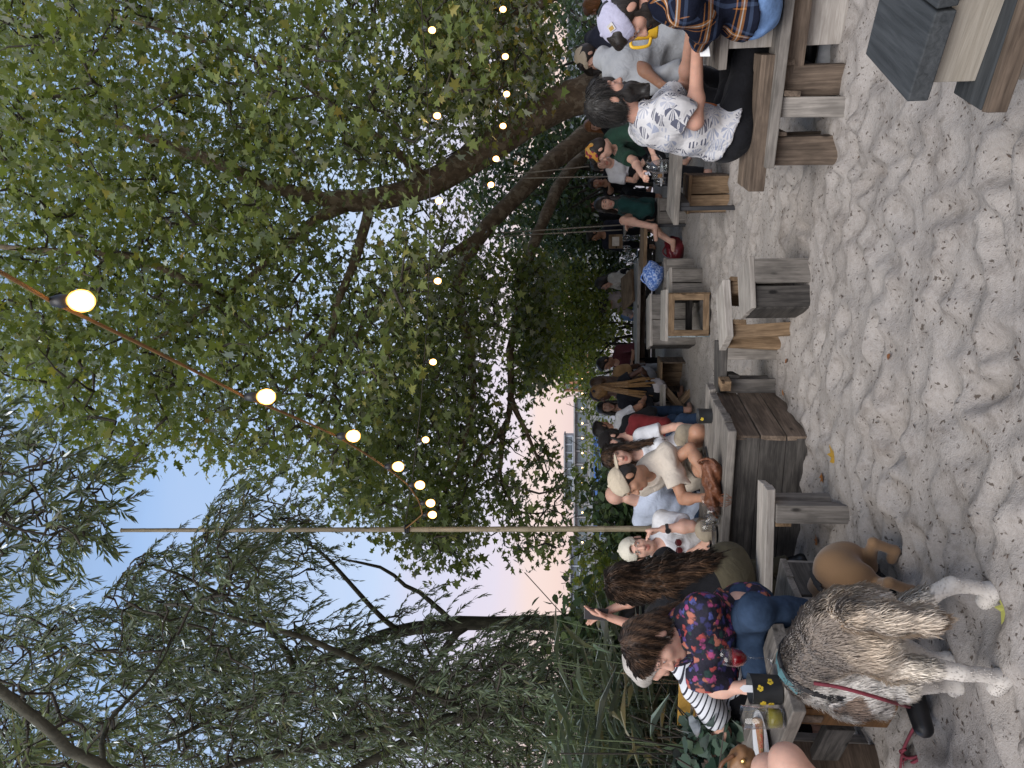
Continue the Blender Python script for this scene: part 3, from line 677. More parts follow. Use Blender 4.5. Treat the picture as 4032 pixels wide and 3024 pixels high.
# blue boat and lamps along the far quay
r = thing('tour_boat', (-20, 143, -3), 'long blue excursion boat moored along the far quay', 'boat')
MB().prism([(-30, 142.2, -2.9), (-9, 142.2, -2.9), (-8, 142.2, -2.0), (-31, 142.2, -2.0)], (0, 3, 0)).build('hull', plain('blue_boat_paint', (.05, .12, .32), .4, bump=0), r)
q = MB(); q.box((-20, 143.7, -1.55), np.eye(3), (17, 2.2, .8)); q.build('cabin', CONC, r)
for i in range(9): q = MB(); q.box((-27.2 + i * 1.8, 142.56, -1.5), np.eye(3), (1.2, .06, .45)); q.build('window', DGLASS, r)
LAMPM = NT('lamp_glow'); e = LAMPM.n('Emission', {'Color': (1, .62, .25, 1), 'Strength': 6.0}); LAMPM.L(e.outputs[0], LAMPM.out.inputs[0])
lp = thing('quay_lamp', (-33, 149, -1.3), 'small warm lamp on a post on the far quay', 'lamp', 'lamps along the far quay')
MB().tube([(-33, 149, -1.3), (-33, 149, .0)], .05, 6).build('post', METAL_BLK, lp); MB().lathe((-33, 149, -.02), [(.02, 0), (.16, .12), (.14, .3), (.02, .36)], 8).build('lamp_head', LAMPM.m, lp)
def dup(src, loc, rz=0.0, label=None, scale=None):
    c = src.copy(); COL.objects.link(c); c.location = Vector(loc); c.rotation_euler = (0, 0, rz)
    if label: c['label'] = label
    if scale: c.scale = (scale,) * 3
    for ch in [o for o in bpy.data.objects if o.parent == src]:
        d = ch.copy(); COL.objects.link(d); d.parent = c
        for g in [o for o in bpy.data.objects if o.parent == ch]:
            e = g.copy(); COL.objects.link(e); e.parent = d
    return c
for i in range(1, 15): dup(lp, (-33 + i * 3.1, 149, -1.3))
# ------------------------------------------------------------------ tables, benches, stools
H2 = lambda v: V3(v[0], v[1], 0)
def planked_top(name, mat, root, A, e, L, f, Wd, z, n, th=.04, gap=.006, over=None, bevel=.004):
    """n planks along e (length L) side by side along f (total width Wd), starting at corner A; z = top height"""
    b = MB(); w_ = (Wd - gap * (n - 1)) / n
    for i in range(n):
        o = A + f * (i * (w_ + gap) + w_ / 2); o = V3(o[0], o[1], z - th / 2)
        ex = 0 if over is None else over * rng.uniform(-1, 1)
        b.box(o + e * (L / 2), (e, f, UP), (L + ex, w_, th), .002)
    return b.build(name, mat, root, bevel=bevel)
def leg(root, mat, p, ax, sx, sy, z0, z1, name='leg', tilt=(0, 0)):
    b = MB(); p = V3(p[0], p[1], 0); top = p + V3(0, 0, z1) + V3(tilt[0], tilt[1], 0); bot = p + V3(0, 0, z0)
    g = unit(top - bot); a = unit(ax - g * (ax @ g)); b.box((top + bot) / 2, (g, a, np.cross(g, a)), (np.linalg.norm(top - bot), sx, sy), .002); return b.build(name, mat, root, bevel=.003)
def panel(root, mat, a, b_, z0, z1, th, n=1, name='side_panel', vertical=False, gap=.005):
    """upright board wall between ground points a and b"""
    a, b_ = H2(a), H2(b_); e = unit(b_ - a); L = np.linalg.norm(b_ - a); nn = np.cross(e, UP); m = MB()
    for i in range(n):
        if vertical: wd = (L - gap * (n - 1)) / n; m.box(a + e * (i * (wd + gap) + wd / 2) + UP * (z0 + z1) / 2, (UP, e, nn), (z1 - z0, wd, th), .0015)
        else: wd = (z1 - z0 - gap * (n - 1)) / n; m.box((a + b_) / 2 + UP * (z0 + i * (wd + gap) + wd / 2), (e, UP, nn), (L, wd, th), .0015)
    return m.build(name, mat, root, bevel=.003)
def box_stool(c, yaw, w_, d_, h_, label, mats, open_front=False, z0=-.03, group=None, name='box_stool', short=None):
    """plank-sided box seat; c is the centre on the ground"""
    r = thing(name, (c[0], c[1], 0), label, 'stool', group); a = math.radians(yaw); e = V3(math.cos(a), math.sin(a), 0); f = V3(-math.sin(a), math.cos(a), 0); c = H2(c)
    A = c - e * w_ / 2 - f * d_ / 2; th = .03; m = mats
    planked_top('seat', m[0], r, A, e, w_, f, d_, h_, 2, th)
    p = [A, A + e * w_, A + e * w_ + f * d_, A + f * d_]; i_ = .014
    q = [A + e * i_ + f * i_, A + e * (w_ - i_) + f * i_, A + e * (w_ - i_) + f * (d_ - i_), A + e * i_ + f * (d_ - i_)]
    if not open_front: panel(r, m[1], q[0], q[1], z0, h_ - th, .024, 2, 'side_panel', True, .012)
    panel(r, m[2 % len(m)], q[1] + f * .014, q[2] - f * .014, (z0 if short is None else short), h_ - th, .024, 1)
    panel(r, m[1], q[3], q[2], z0, h_ - th, .024, 2, 'side_panel', True)
    panel(r, m[-1], q[0] + f * .014, q[3] - f * .014, z0, h_ - th, .024, 1)
    return r
def plank_bench(a, b_, w_, z, label, mats, legs, n=2, th=.045, splay=.06, cat='bench', apron=False, name='plank_bench', lg=(.10, .045), spread=.42):
    """seat centreline from a to b; legs: positions 0..1 along it"""
    a, b_ = H2(a), H2(b_); e = unit(b_ - a); f = np.cross(UP, e); L = np.linalg.norm(b_ - a)
    r = thing(name, (*((a + b_) / 2)[:2], 0), label, cat)
    planked_top('seat' if cat == 'bench' else 'tabletop', mats[0], r, a - f * w_ / 2, e, L, f, w_, z, n, th, over=.012)
    for q in legs:
        for sg in (-1, 1):
            p = a + e * L * q + f * sg * w_ * spread; leg(r, mats[1], p + f * sg * splay * .5, e, lg[0], lg[1], -.05, z - th, tilt=-f * sg * splay * .5)
        m = MB(); m.plank(a + e * L * q - f * w_ * .46 + UP * (z - th - .045) + e * (lg[0] / 2 + .016), a + e * L * q + f * w_ * .46 + UP * (z - th - .045) + e * (lg[0] / 2 + .016), .03, .085); m.build('cross_rail', mats[-1], r, bevel=.003)
    if apron:
        m = MB(); m.plank(a + e * L * legs[0] + UP * (z - th - .055), a + e * L * legs[-1] + UP * (z - th - .055), .035, .10); m.build('stretcher', mats[-1], r, bevel=.003)
    return r

# near left table with three boards and an orange stained pedestal
T1Z = .60; N1, R1 = G(3116, 2804, T1Z), G(3035, 2453, T1Z); f1 = unit(H2(R1 - N1)); e1 = -np.cross(UP, f1) * -1; e1 = e1 if e1[0] < 0 else -e1
W1 = np.linalg.norm(H2(R1 - N1))
t1 = thing('plank_table', (*(H2(N1) + f1 * W1 / 2 + e1 * .5)[:2], 0), 'low weathered plank table at lower left with pizza plate, pot and drinks on it', 'table')
planked_top('tabletop', W_GREY, t1, H2(N1), e1, 1.25, f1, W1, T1Z, 3, .055, .008)
b = MB(); b.plank(H2(N1) + e1 * .16 + f1 * .05 + UP * .49, H2(N1) + e1 * .16 + f1 * (W1 - .04) + UP * .49, .05, .09); b.build('cross_rail', W_BROWN, t1, bevel=.003)
panel(t1, W_ORANGE, H2(N1) + e1 * .07 + f1 * .06, H2(N1) + e1 * .07 + f1 * (W1 - .05), .19, .545, .035, 1)
panel(t1, W_ORANGE, H2(N1) + e1 * .09 + f1 * .075, H2(N1) + e1 * .21 + f1 * .075, .19, .545, .035, 1)
panel(t1, W_BROWN, H2(N1) + e1 * .95 + f1 * .06, H2(N1) + e1 * .95 + f1 * (W1 - .05), -.03, .545, .04, 1)
panel(t1, W_DARK, H2(N1) + e1 * .30 + f1 * (W1 - .07), H2(N1) + e1 * .42 + f1 * (W1 - .07), -.03, .545, .035, 1, 'leg')
b = MB(); b.plank(H2(N1) + e1 * .62 + f1 * .25 + UP * .22, H2(N1) + e1 * .93 + f1 * .25 + UP * .22, .05, .12); b.build('stretcher', W_DARK, t1, bevel=.003)

# mid table on a plank box
TMZ = .47; NM = G(2869, 1702, TMZ); em = unit(V3(-.955, .295, 0)); fm = unit(V3(.36, .93, 0)); LM, WM = 1.45, .80
tm = thing('box_table', (*(H2(NM) + em * LM / 2 + fm * WM / 2)[:2], 0), 'low weathered plank table on a closed board box, leather bag and glasses on top', 'table')
planked_top('tabletop', W_GREY, tm, H2(NM), em, LM, fm, WM, TMZ, 6, .05, .010, over=.03, bevel=.006)
ip = .05
c0, c1, c2, c3 = H2(NM) + em * .06 + fm * ip, H2(NM) + em * .06 + fm * (WM - ip), H2(NM) + em * (LM - .08) + fm * (WM - ip), H2(NM) + em * (LM - .08) + fm * ip
panel(tm, W_BROWN, c0, c1, -.04, TMZ - .05, .03, 3, gap=.008); panel(tm, W_DARK, c3 + fm * .015, c0 + fm * .015, -.04, TMZ - .05, .03, 3); panel(tm, W_BROWN, c1 - fm * .015, c2 - fm * .015, -.04, TMZ - .05, .03, 3); panel(tm, W_BROWN, c2, c3, -.04, TMZ - .05, .03, 3)
b = MB(); pb = H2(NM) + em * .02 + fm * (WM - .06); b.box(pb - em * .045 + UP * .355, (fm, em, UP), (.10, .07, .07)); b.build('corner_block', W_WARM, tm, bevel=.003)

# bench in front of it
plank_bench(V3(-.545, 3.925, 0), V3(-1.72, 4.06, 0), .20, .385, 'grey plank bench with squared legs that the woman in the black top sits on', (W_PALE, W_GREY, W_WARM), (.10, .78), n=2, th=.045, splay=.02, lg=(.095, .085), spread=.40)
# small box seat behind the dogs
box_stool((-1.02, 3.42), -24, .30, .28, .42, 'small dark grey box stool behind the brown dog', (W_GREY, W_GREY, W_DARK, W_DARK))

# bearded man's table-height plank bench, near right
a_, b2 = G(3016, 661, .365), G(3095, 0, .365); e_ = unit(H2(b2 - a_)); n_ = np.cross(UP, e_)
plank_bench(H2(a_) + n_ * .10, H2(a_) + n_ * .10 + e_ * 2.0, .20, .37, 'long grey plank bench at right with splayed legs in front of the bearded man', (W_GREY, W_GREY, W_BROWN), (.15, .85), n=1, th=.05, splay=.16, apron=True, lg=(.10, .04), spread=.25)
# his own box bench behind
plank_bench(V3(1.12, 4.16, 0), V3(1.75, 3.86, 0), .30, .44, 'short thick brown plank bench that the bearded man sits on', (W_BROWN, W_BROWN, W_BROWN), (.30, .80), n=2, th=.09, splay=.05, lg=(.15, .05), spread=.3)
# slab-legged little table between him and the man in the lavender cap
r = thing('slab_table', (2.0, 3.85, 0), 'grey slab-legged table between the bearded man and the lavender cap', 'table'); e_ = unit(V3(.89, -.457, 0)); f_ = np.cross(UP, e_)
planked_top('tabletop', W_GREY, r, V3(1.66, 3.84, 0), e_, .9, f_, .50, .635, 3, .045)
for q in (.10, .78): panel(r, W_PALE, V3(1.66, 3.84, 0) + e_ * q + f_ * .04, V3(1.66, 3.84, 0) + e_ * (q + .23) + f_ * .04, -.04, .59, .05, 1, 'leg')
for q in (.12, .78): panel(r, W_GREY, V3(1.66, 3.84, 0) + e_ * q + f_ * .45, V3(1.66, 3.84, 0) + e_ * (q + .2) + f_ * .45, -.04, .59, .05, 1, 'leg')

# charcoal table and bench in the lower right corner
zt = .50; NL, FL = G(3575, 400, zt), G(3404, 215, zt); f_ = unit(H2(FL - NL)); e_ = -np.cross(UP, f_); e_ = e_ if e_[0] > 0 else -e_
r = thing('charcoal_table', (*(H2(NL) + e_ * .5)[:2], 0), 'charcoal painted plank table at lower right corner on a sandy board base', 'table')
LT = np.linalg.norm(H2(FL - NL)); W2 = .22
b = MB()
for i in range(5): b.box(H2(NL) + e_ * (i * (W2 + .006) + W2 / 2) + f_ * LT / 2 + UP * (zt - .025), (f_, e_, UP), (LT, W2, .05), .0015)
b.build('tabletop', W_CHAR, r, bevel=.004)
SANDY = wood('sand_coloured_board', (.24, .21, .165), (.36, .32, .265), stain=.15, tint=.08)
panel(r, SANDY, H2(NL) + e_ * .035 + f_ * .05, H2(NL) + e_ * 1.05 + f_ * .05, -.05, zt - .05, .035, 1); panel(r, SANDY, H2(NL) + e_ * .05 + f_ * .07, H2(NL) + e_ * .05 + f_ * (LT - .05), -.05, zt - .05, .03, 1)
zb = .33; A, B2 = G(3857, 435, zb), G(4000, 0, zb); e2 = unit(H2(B2 - A)); f2 = np.cross(UP, e2)
r = thing('charcoal_bench', (*(H2(A) + e2 * .5)[:2], 0), 'charcoal painted plank bench in the bottom right corner beside the dark table', 'bench')
planked_top('seat', W_CHAR, r, H2(A), e2, 1.3, f2, .165, zb, 1, .045)
b = MB(); b.plank(H2(A) + f2 * -.014 + UP * (zb - .03), H2(A) + f2 * -.014 + e2 * 1.3 + UP * (zb - .03), .024, .055); b.build('edge_board', W_BROWN, r, bevel=.003)
panel(r, W_WARM, H2(A) + e2 * .16 + f2 * .03, H2(A) + e2 * 1.25 + f2 * .03, -.05, zb - .05, .03, 2); panel(r, W_BROWN, H2(A) + e2 * .20 + f2 * .05, H2(A) + e2 * .20 + f2 * .15, -.05, zb - .05, .03, 1)

# loose furniture in the middle
r = box_stool((.585, 4.50), 8, .315, .31, .35, 'square plank stool in the middle of the sand with pale seat', (W_PALE, W_GREY, W_BROWN, W_DARK), short=.12, open_front=True); a = math.radians(8); e_ = V3(math.cos(a), math.sin(a), 0); f_ = np.cross(UP, e_); A = V3(.585, 4.5, 0) - e_ * .1575 - f_ * .155
panel(r, W_GREY, A + e_ * .155 + f_ * .014, A + e_ * .302 + f_ * .014, -.03, .32, .024, 1, 'side_panel', True); panel(r, W_DARK, A + e_ * .012 + f_ * .03, A + e_ * .140 + f_ * .03, -.03, .32, .024, 1, 'side_panel', True)
plank_bench(V3(.27, 4.86, 0), V3(.66, 4.98, 0), .26, .405, 'low warm brown plank bench with splayed legs behind the square stool', (W_PALE, W_WARM, W_WARM), (.12, .88), n=2, splay=.14, lg=(.085, .04), spread=.3)
plank_bench(V3(-.07, 5.23, 0), V3(.31, 5.18, 0), .24, .375, 'short dark plank bench beside the corner of the box table', (W_DARK, W_GREY, W_DARK), (.18, .80), n=1, splay=.02, lg=(.10, .05), spread=.38)
# open crate stool
r = thing('crate_stool', (.74, 7.55, 0), 'open wooden crate stool with pale blue top in the middle distance', 'stool'); c = V3(.74, 7.5, 0); e_ = unit(V3(.97, -.10, 0)); f_ = np.cross(UP, e_); A = c - e_ * .24
planked_top('seat', W_PALE, r, A - e_ * .06, e_, .54, f_, .44, .46, 2, .03)
for q, nm in ((.0, 'side_panel'), (.43, 'side_panel')): panel(r, W_BLUE if q == 0 else W_WARM, A + e_ * q, A + e_ * q + f_ * .42, 0, .43, .03, 3, nm)
b = MB()
for (p0, p1) in (((.03, .02), (.03, .43)), ((.40, .02), (.40, .43)),): b.plank(A + e_ * p0[0] - f_ * .02 + UP * p0[1], A + e_ * p1[0] - f_ * .02 + UP * p1[1], .06, .03, up=f_)
b.plank(A - f_ * .02 + UP * .40, A + e_ * .43 - f_ * .02 + UP * .40, .03, .06); b.plank(A - f_ * .02 + UP * .05, A + e_ * .43 - f_ * .02 + UP * .05, .03, .06); b.build('front_frame', W_WARM, r, bevel=.003)
b = MB(); b.plank(A + f_ * .40 + UP * .40, A + e_ * .43 + f_ * .40 + UP * .40, .03, .06); b.plank(A + f_ * .40 + UP * .16, A + e_ * .43 + f_ * .40 + UP * .16, .03, .07); b.build('back_rail', W_DARK, r)
box_stool((1.10, 8.1), 5, .34, .32, .36, 'dark grey board stool beside the open crate', (W_PALE, W_GREY, W_DARK))
box_stool((.75, 8.7), 3, .62, .40, .52, 'grey box table of nailed boards behind the open crate', (W_PALE, W_GREY, W_DARK), name='box_table')
# long tables across the back
plank_bench(V3(.15, 11.0, 0), V3(1.85, 10.7, 0), .75, .50, 'long weathered table across the back left of the menu stands', (W_PALE, W_WARM, W_BROWN), (.08, .92), n=4, splay=0, cat='table', apron=True, name='plank_table', lg=(.12, .10))
plank_bench(V3(1.52, 9.55, 0), V3(2.12, 9.35, 0), .60, .53, 'warm brown table with black legs holding wine glasses and a carafe', (W_WARM, METAL_BLK, METAL_BLK), (.06, .94), n=3, splay=.06, cat='table', name='plank_table', lg=(.035, .035))
plank_bench(V3(1.52, 6.62, 0), V3(2.75, 6.05, 0), .58, .53, 'weathered table with black metal legs and a water jug behind the bearded man', (W_GREY, METAL_BLK, METAL_BLK), (.10, .92), n=3, splay=.05, cat='table', name='plank_table', lg=(.035, .035))
box_stool((1.78, 6.75), -20, .34, .34, .37, 'plain brown box stool under the jug table', (W_WARM, W_WARM, W_BROWN))
box_stool((2.21, 9.3), -8, .34, .34, .36, 'grey box stool under the woman in the green sweater', (W_GREY, W_GREY, W_DARK))
# left of the braids: X-legged stool and tilted stool
r = thing('cross_leg_stool', (-.25, 8.75, 0), 'wooden stool with crossed X legs left of the woman with braids', 'stool'); A = V3(-.50, 8.7, 0); e_ = unit(V3(1, .05, 0)); f_ = np.cross(UP, e_)
planked_top('seat', W_PALE, r, A, e_, .50, f_, .34, .34, 2, .035)
for y_ in (.06, .28):
    b = MB(); b.plank(A + e_ * .06 + f_ * y_ + UP * -.03, A + e_ * .44 + f_ * y_ + UP * .30, .03, .07); b.build('leg', W_WARM, r, bevel=.003); b = MB(); b.plank(A + e_ * .44 + f_ * (y_ + .033) + UP * -.03, A + e_ * .06 + f_ * (y_ + .033) + UP * .30, .03, .07); b.build('leg', W_WARM, r, bevel=.003)
box_stool((.12, 9.45), -14, .42, .36, .31, 'tan board stool under the woman with braids', (W_WARM, W_WARM, W_BROWN), open_front=True)
plank_bench(V3(-.9, 9.3, 0), V3(-.25, 9.5, 0), .5, .50, 'grey table with beer glasses left of the woman with braids', (W_GREY, W_GREY, W_DARK), (.12, .88), n=3, splay=0, cat='table', name='plank_table', lg=(.09, .07))
# white table and yellow sign behind the near left table
plank_bench(V3(-1.66, 3.72, 0), V3(-2.3, 3.88, 0), .34, .58, 'white painted plank table at far left behind the plants', (plain('white_paint', (.62, .62, .60), .6), W_GREY, W_DARK), (.1, .9), n=2, splay=0, cat='table', name='plank_table', lg=(.08, .06))
# ------------------------------------------------------------------ cloth patterns
def floral():
    t = NT('floral_blouse_fabric'); v = t.co(); v = t.vmath('ADD', v, t.vmath('MULTIPLY', t.n('TexNoise', {'Vector': v, 'Scale': 45.0, 'Detail': 2}).outputs['Color'], (.035, .035, .035)))
    vo = t.n('TexVoronoi', {'Vector': v, 'Scale': 38.0}); r = t.n('SeparateColor', {0: vo.outputs['Color']})
    c = t.ramp(r.outputs[0], [(0, (.012, .010, .022)), (.30, (.03, .03, .10)), (.40, (.34, .06, .055)), (.53, (.09, .05, .17)), (.62, (.38, .13, .09)), (.74, (.02, .045, .04)), (.84, (.30, .05, .14)), (.93, (.07, .08, .24))], 'CONSTANT')
    c = t.mix(t.ramp(vo.outputs['Distance'], [(.42, (0, 0, 0)), (.72, (1, 1, 1))]), c, (.010, .010, .018))
    return t.pbr(c, .75, t.bump(t.noise(t.co(), 14, 3), .5, .025), Specular_IOR_Level=.3)
def tropical():
    t = NT('palm_print_shirt'); v = t.co(); vo = t.n('TexVoronoi', {'Vector': v, 'Scale': 14.5, 'Randomness': .9})
    d = t.vmath('MULTIPLY', t.vmath('SUBTRACT', v, vo.outputs['Position']), (1, 1, 1)); s = t.n('SeparateXYZ', {0: d})
    a = t.math('ARCTAN2', s.outputs[2], t.math('ADD', s.outputs[0], t.math('MULTIPLY', s.outputs[1], .6)))
    fr = t.math('GREATER_THAN', t.math('SINE', t.math('MULTIPLY_ADD', a, 9.0, t.math('MULTIPLY', t.math('SINE', t.math('MULTIPLY', a, 2.0)), 2.5))), .12)
    m = t.math('MULTIPLY', fr, t.math('LESS_THAN', vo.outputs['Distance'], .60)); m = t.math('MULTIPLY', m, t.math('GREATER_THAN', vo.outputs['Distance'], .06))
    pick = t.n('SeparateColor', {0: vo.outputs['Color']}).outputs[0]
    ink = t.ramp(pick, [(0, (.10, .105, .14)), (.25, (.30, .32, .39)), (.5, (.13, .13, .16)), (.7, (.38, .39, .44))], 'CONSTANT')
    c = t.mix(m, t.ramp(t.noise(v, 7), [(.35, (.48, .47, .47)), (.7, (.62, .60, .59))]), ink)
    return t.pbr(c, .85, t.bump(t.noise(v, 10, 3, dist=.8), .5, .03), Specular_IOR_Level=.15)
def stripes_tex(t, x, stops): return t.ramp(t.math('FRACT', x), stops, 'CONSTANT')
def plaid():
    t = NT('plaid_flannel'); v = t.co(); s = t.n('SeparateXYZ', {0: v})
    nv = (.010, .012, .022); st = [(0, nv), (.40, (.05, .07, .12)), (.50, nv), (.60, (.36, .15, .045)), (.665, (.60, .55, .48)), (.70, (.36, .15, .045)), (.77, nv), (.86, (.36, .15, .045)), (.90, nv)]
    nr = t.n('SeparateXYZ', {0: t.vmath('ABSOLUTE', t.n('NewGeometry').outputs['Normal'])}); ax = [t.math('MULTIPLY', s.outputs[k], 6.2) for k in range(3)]
    up = t.math('GREATER_THAN', nr.outputs[2], .72); sd = t.math('GREATER_THAN', nr.outputs[0], nr.outputs[1]); sel = lambda f, p, q: t.math('ADD', t.math('MULTIPLY', f, q), t.math('MULTIPLY', t.math('SUBTRACT', 1.0, f), p))
    a = stripes_tex(t, sel(up, ax[2], ax[1]), st); b = stripes_tex(t, sel(sd, ax[0], ax[1]), st)
    return t.pbr(t.mix(.5, a, b), .95, t.bump(t.noise(v, 11, 3), .5, .03), Specular_IOR_Level=.05, Sheen_Weight=.0)
def striped():
    t = NT('striped_jersey'); s = t.n('SeparateXYZ', {0: t.co()}); c = stripes_tex(t, t.math('MULTIPLY', t.math('ADD', s.outputs[2], t.math('MULTIPLY', s.outputs[0], .35)), 36), [(0, (.62, .63, .66)), (.72, (.02, .02, .03))])
    return t.pbr(c, .9)
def headscarf():
    t = NT('floral_headscarf_fabric'); vo = t.n('TexVoronoi', {'Vector': t.co(), 'Scale': 30.0}); r = t.n('SeparateColor', {0: vo.outputs['Color']}).outputs[0]
    return t.pbr(t.ramp(r, [(0, (.55, .25, .04)), (.4, (.22, .02, .05)), (.65, (.03, .02, .02)), (.8, (.5, .3, .08))], 'CONSTANT'), .85)
def denim(name, col): 
    t = NT(name); v = t.co(); c = t.ramp(t.noise(v, 8, 5, .65), [(.3, sc(col, .6)), (.7, sc(col, 1.35))]); return t.pbr(c, .9, t.bump(t.noise(v, 12, 3), .5, .02), Specular_IOR_Level=.1)
C_WHITE = cloth('white_jersey', (.66, .66, .68), .05); C_BEIGE = cloth('cream_beige_jersey', (.55, .48, .40), .06); C_BLACK = cloth('black_jersey', (.012, .012, .014)); C_OLIVE = cloth('olive_drill', (.085, .072, .045))
C_NAVY = cloth('navy_jersey', (.022, .024, .038)); C_GREY = cloth('heather_grey_jersey', (.27, .275, .285), .08); C_GREEN = cloth('dark_green_jersey', (.022, .055, .038)); C_TEAL = cloth('deep_green_knit', (.012, .045, .042))
C_BLUEW = cloth('pale_blue_jersey', (.50, .55, .66), .06); C_MAROON = cloth('maroon_shirt', (.10, .028, .035)); C_TAN = cloth('tan_jersey', (.30, .19, .095)); C_CREAMC = cloth('cream_cap_fabric', (.52, .44, .33), .05); C_LAV = cloth('lavender_grey_cap_fabric', (.42, .41, .52), .06)
C_RED = cloth('red_jersey', (.13, .016, .018)); C_LACE = cloth('ivory_blouse', (.58, .53, .47), .15); C_BLKCAP = cloth('black_cap_fabric', (.018, .016, .016)); C_WCAP = cloth('off_white_cap_fabric', (.62, .58, .48), .05)
D_BLUE = denim('blue_denim', (.030, .050, .088)); D_LIGHT = denim('light_blue_denim', (.17, .28, .50)); C_KHAKI = cloth('khaki_shorts_fabric', (.36, .30, .22)); C_BLKP = cloth('black_trousers', (.010, .010, .012)); C_OAT = cloth('oatmeal_skirt', (.46, .42, .42))
SHOE_B = plain('black_leather', (.012, .012, .013), .4, bump=0); SHOE_W = plain('pale_canvas_shoe', (.4, .4, .4), .8)
def P3(q): return None if q is None else (D(*q) if len(q) == 3 else np.array(q[:3]))
def PP(label, pel, head, **k):
    for key in ('hands', 'elbows', 'feet', 'knees'):
        if key in k: k[key] = tuple(P3(q) for q in k[key])
    return person(label, D(*pel), D(*head), **k)

# --- floral woman at the near left table (left hand side of the photograph's lower edge)
def kim(S, c):
    for i, (sg, q) in enumerate(((1, .95), (-1, .9))):
        e = c['sh'][i] + (c['el'][i] - c['sh'][i]) * q
        S.cone(c['sh'][i], e, .075, .125, .03, flat=(c['Y'], .6), cut=(e, e - c['sh'][i]))
def tied(S, c):
    HT, nz, hs = c['HT'], c['nz'], c['hs']
    for q in range(5): S.cone(HT(.03 * (q - 2), -.075, .02 - .01 * abs(q - 2)), HT(.012 * (q - 2), -.10, -.07), .026, .024, .015, noise=nz(150, .003))
    S.cone(HT(0, -.10, -.06), HT(.0, -.12, -.20), .032, .020, .015, noise=nz(150, .003))
fw = PP('woman in red and navy floral blouse and jeans looking down at near left table', (2930, 2448, 3.30), (2578, 2536, 3.10), yaw=-140, hyaw=-128, hpitch=-22, hroll=8, s=1.02, tone='fair', female=True, h=.006,
   hands=((2998, 2395, 3.12), (2935, 2705, 3.02)), elbows=((2900, 2365, 3.22), (2815, 2712, 3.12)), feet=((3420, 2420, 3.25), (3535, 2665, 2.95)), knees=((2975, 2408, 2.98), (2990, 2650, 3.08)),
   shirt=floral(), sleeve=.5, pants=D_BLUE, shorts=1.42, shoes=SHOE_B, hair='short', hcol='ombre', extra={'shirt': kim, 'hair': tied}, strands=9000, loose=.022, warp=.006, slouch=.03)
# --- striped shirt person bent over behind her
PP('person in black and white striped top bent over behind the floral blouse', (2880, 2690, 3.75), (2560, 2600, 3.70), yaw=-70, hyaw=-80, hpitch=-40, s=1.0, tone='fair', h=.012, shirt=striped(), sleeve=.8, pants=C_BLKP, hair='short', hcol='grey', slouch=.12, fat=1.1)
# --- woman in black seen from behind, phone held up
bw = PP('woman in black top and olive trousers seen from behind holding up a phone', (2872, 2268, 4.05), (2478, 2300, 4.14), yaw=-34, hyaw=-34, hpitch=4, hroll=-4, s=1.0, tone='light', female=True, h=.007,
   hands=((2395, 2406, 4.36), (2402, 2432, 4.30)), elbows=((2512, 2352, 4.34), (2545, 2478, 4.26)), feet=((3128, 2217, 4.5), (3120, 2300, 4.5)),
   shirt=C_BLACK, sleeve=.62, pants=C_OLIVE, shorts=1.9, shoes=SHOE_B, hair='longback', hcol='ombre', strands=16000, palm=(V3(-1, .2, 0), V3(1, .2, 0)), curl=.25, loose=.012, shw=.115)
r = thing('phone', D(2350, 2418, 4.30), 'dark phone held up in the hands of the woman in black', 'phone'); a = D(2372, 2419, 4.33); b_ = D(2322, 2416, 4.33); b = MB(); up_ = unit(b_ - a)
b.box((a + b_) / 2, (up_, V3(1, .1, 0), np.cross(up_, V3(1, .1, 0))), (.145, .07, .009)); b.build('body', plain('phone_case', (.03, .028, .03), .35, bump=0), r, bevel=.003)
q = MB(); q.box((a + b_) / 2 + unit(np.cross(up_, V3(1, .1, 0))) * .0052, (up_, V3(1, .1, 0), np.cross(up_, V3(1, .1, 0))), (.135, .064, .001)); q.build('screen', plain('phone_screen', (.10, .10, .11), .1, bump=0), r)
# --- man in white tee and backward cap, facing us
wm = PP('man in white tee and backward off white cap facing the camera, fist raised', (2790, 2135, 5.35), (2512, 2160, 5.25), yaw=172, hyaw=165, hpitch=-4, hroll=-8, s=1.0, tone='fair', h=.007,
   hands=((2762, 2150, 5.02), (2612, 2083, 5.02)), elbows=((2715, 2200, 5.15), (2722, 2072, 5.00)), shirt=C_WHITE, sleeve=.72, pants=C_KHAKI, hair='crop', hcol='brown', cap=(C_WCAP, -1), curl=(.5, 1.25), palm=(-UP, V3(-.9, -.2, 0)), loose=.02, beard=None)
gl = MB(); T_ = wm['T']
for sg in (1, -1): gl.lathe(T_(sg * .028, .142, .31), [(.002, -.002), (.026, -.002), (.026, .002), (.002, .002)], 10, wm['Y'])
gl.tube([T_(-.055, .14, .325), T_(.055, .14, .325)], .004, 6); gl.build('sunglasses', plain('maroon_sunglasses', (.07, .008, .012), .2, bump=0), wm['root'])
wt = MB(); c_, d_ = wm['el'][1] + (wm['wr'][1] - wm['el'][1]) * .86, unit(wm['wr'][1] - wm['el'][1]); wt.lathe(c_ - d_ * .011, [(.031, 0), (.034, .002), (.034, .02), (.031, .022)], 14, d_, closed=True); wt.lathe(c_ + V3(-.01, -.034, 0), [(.001, -.004), (.019, -.004), (.019, .005), (.001, .005)], 12, V3(-.2, -1, 0)); wt.build('wristwatch', SHOE_B, wm['root'])
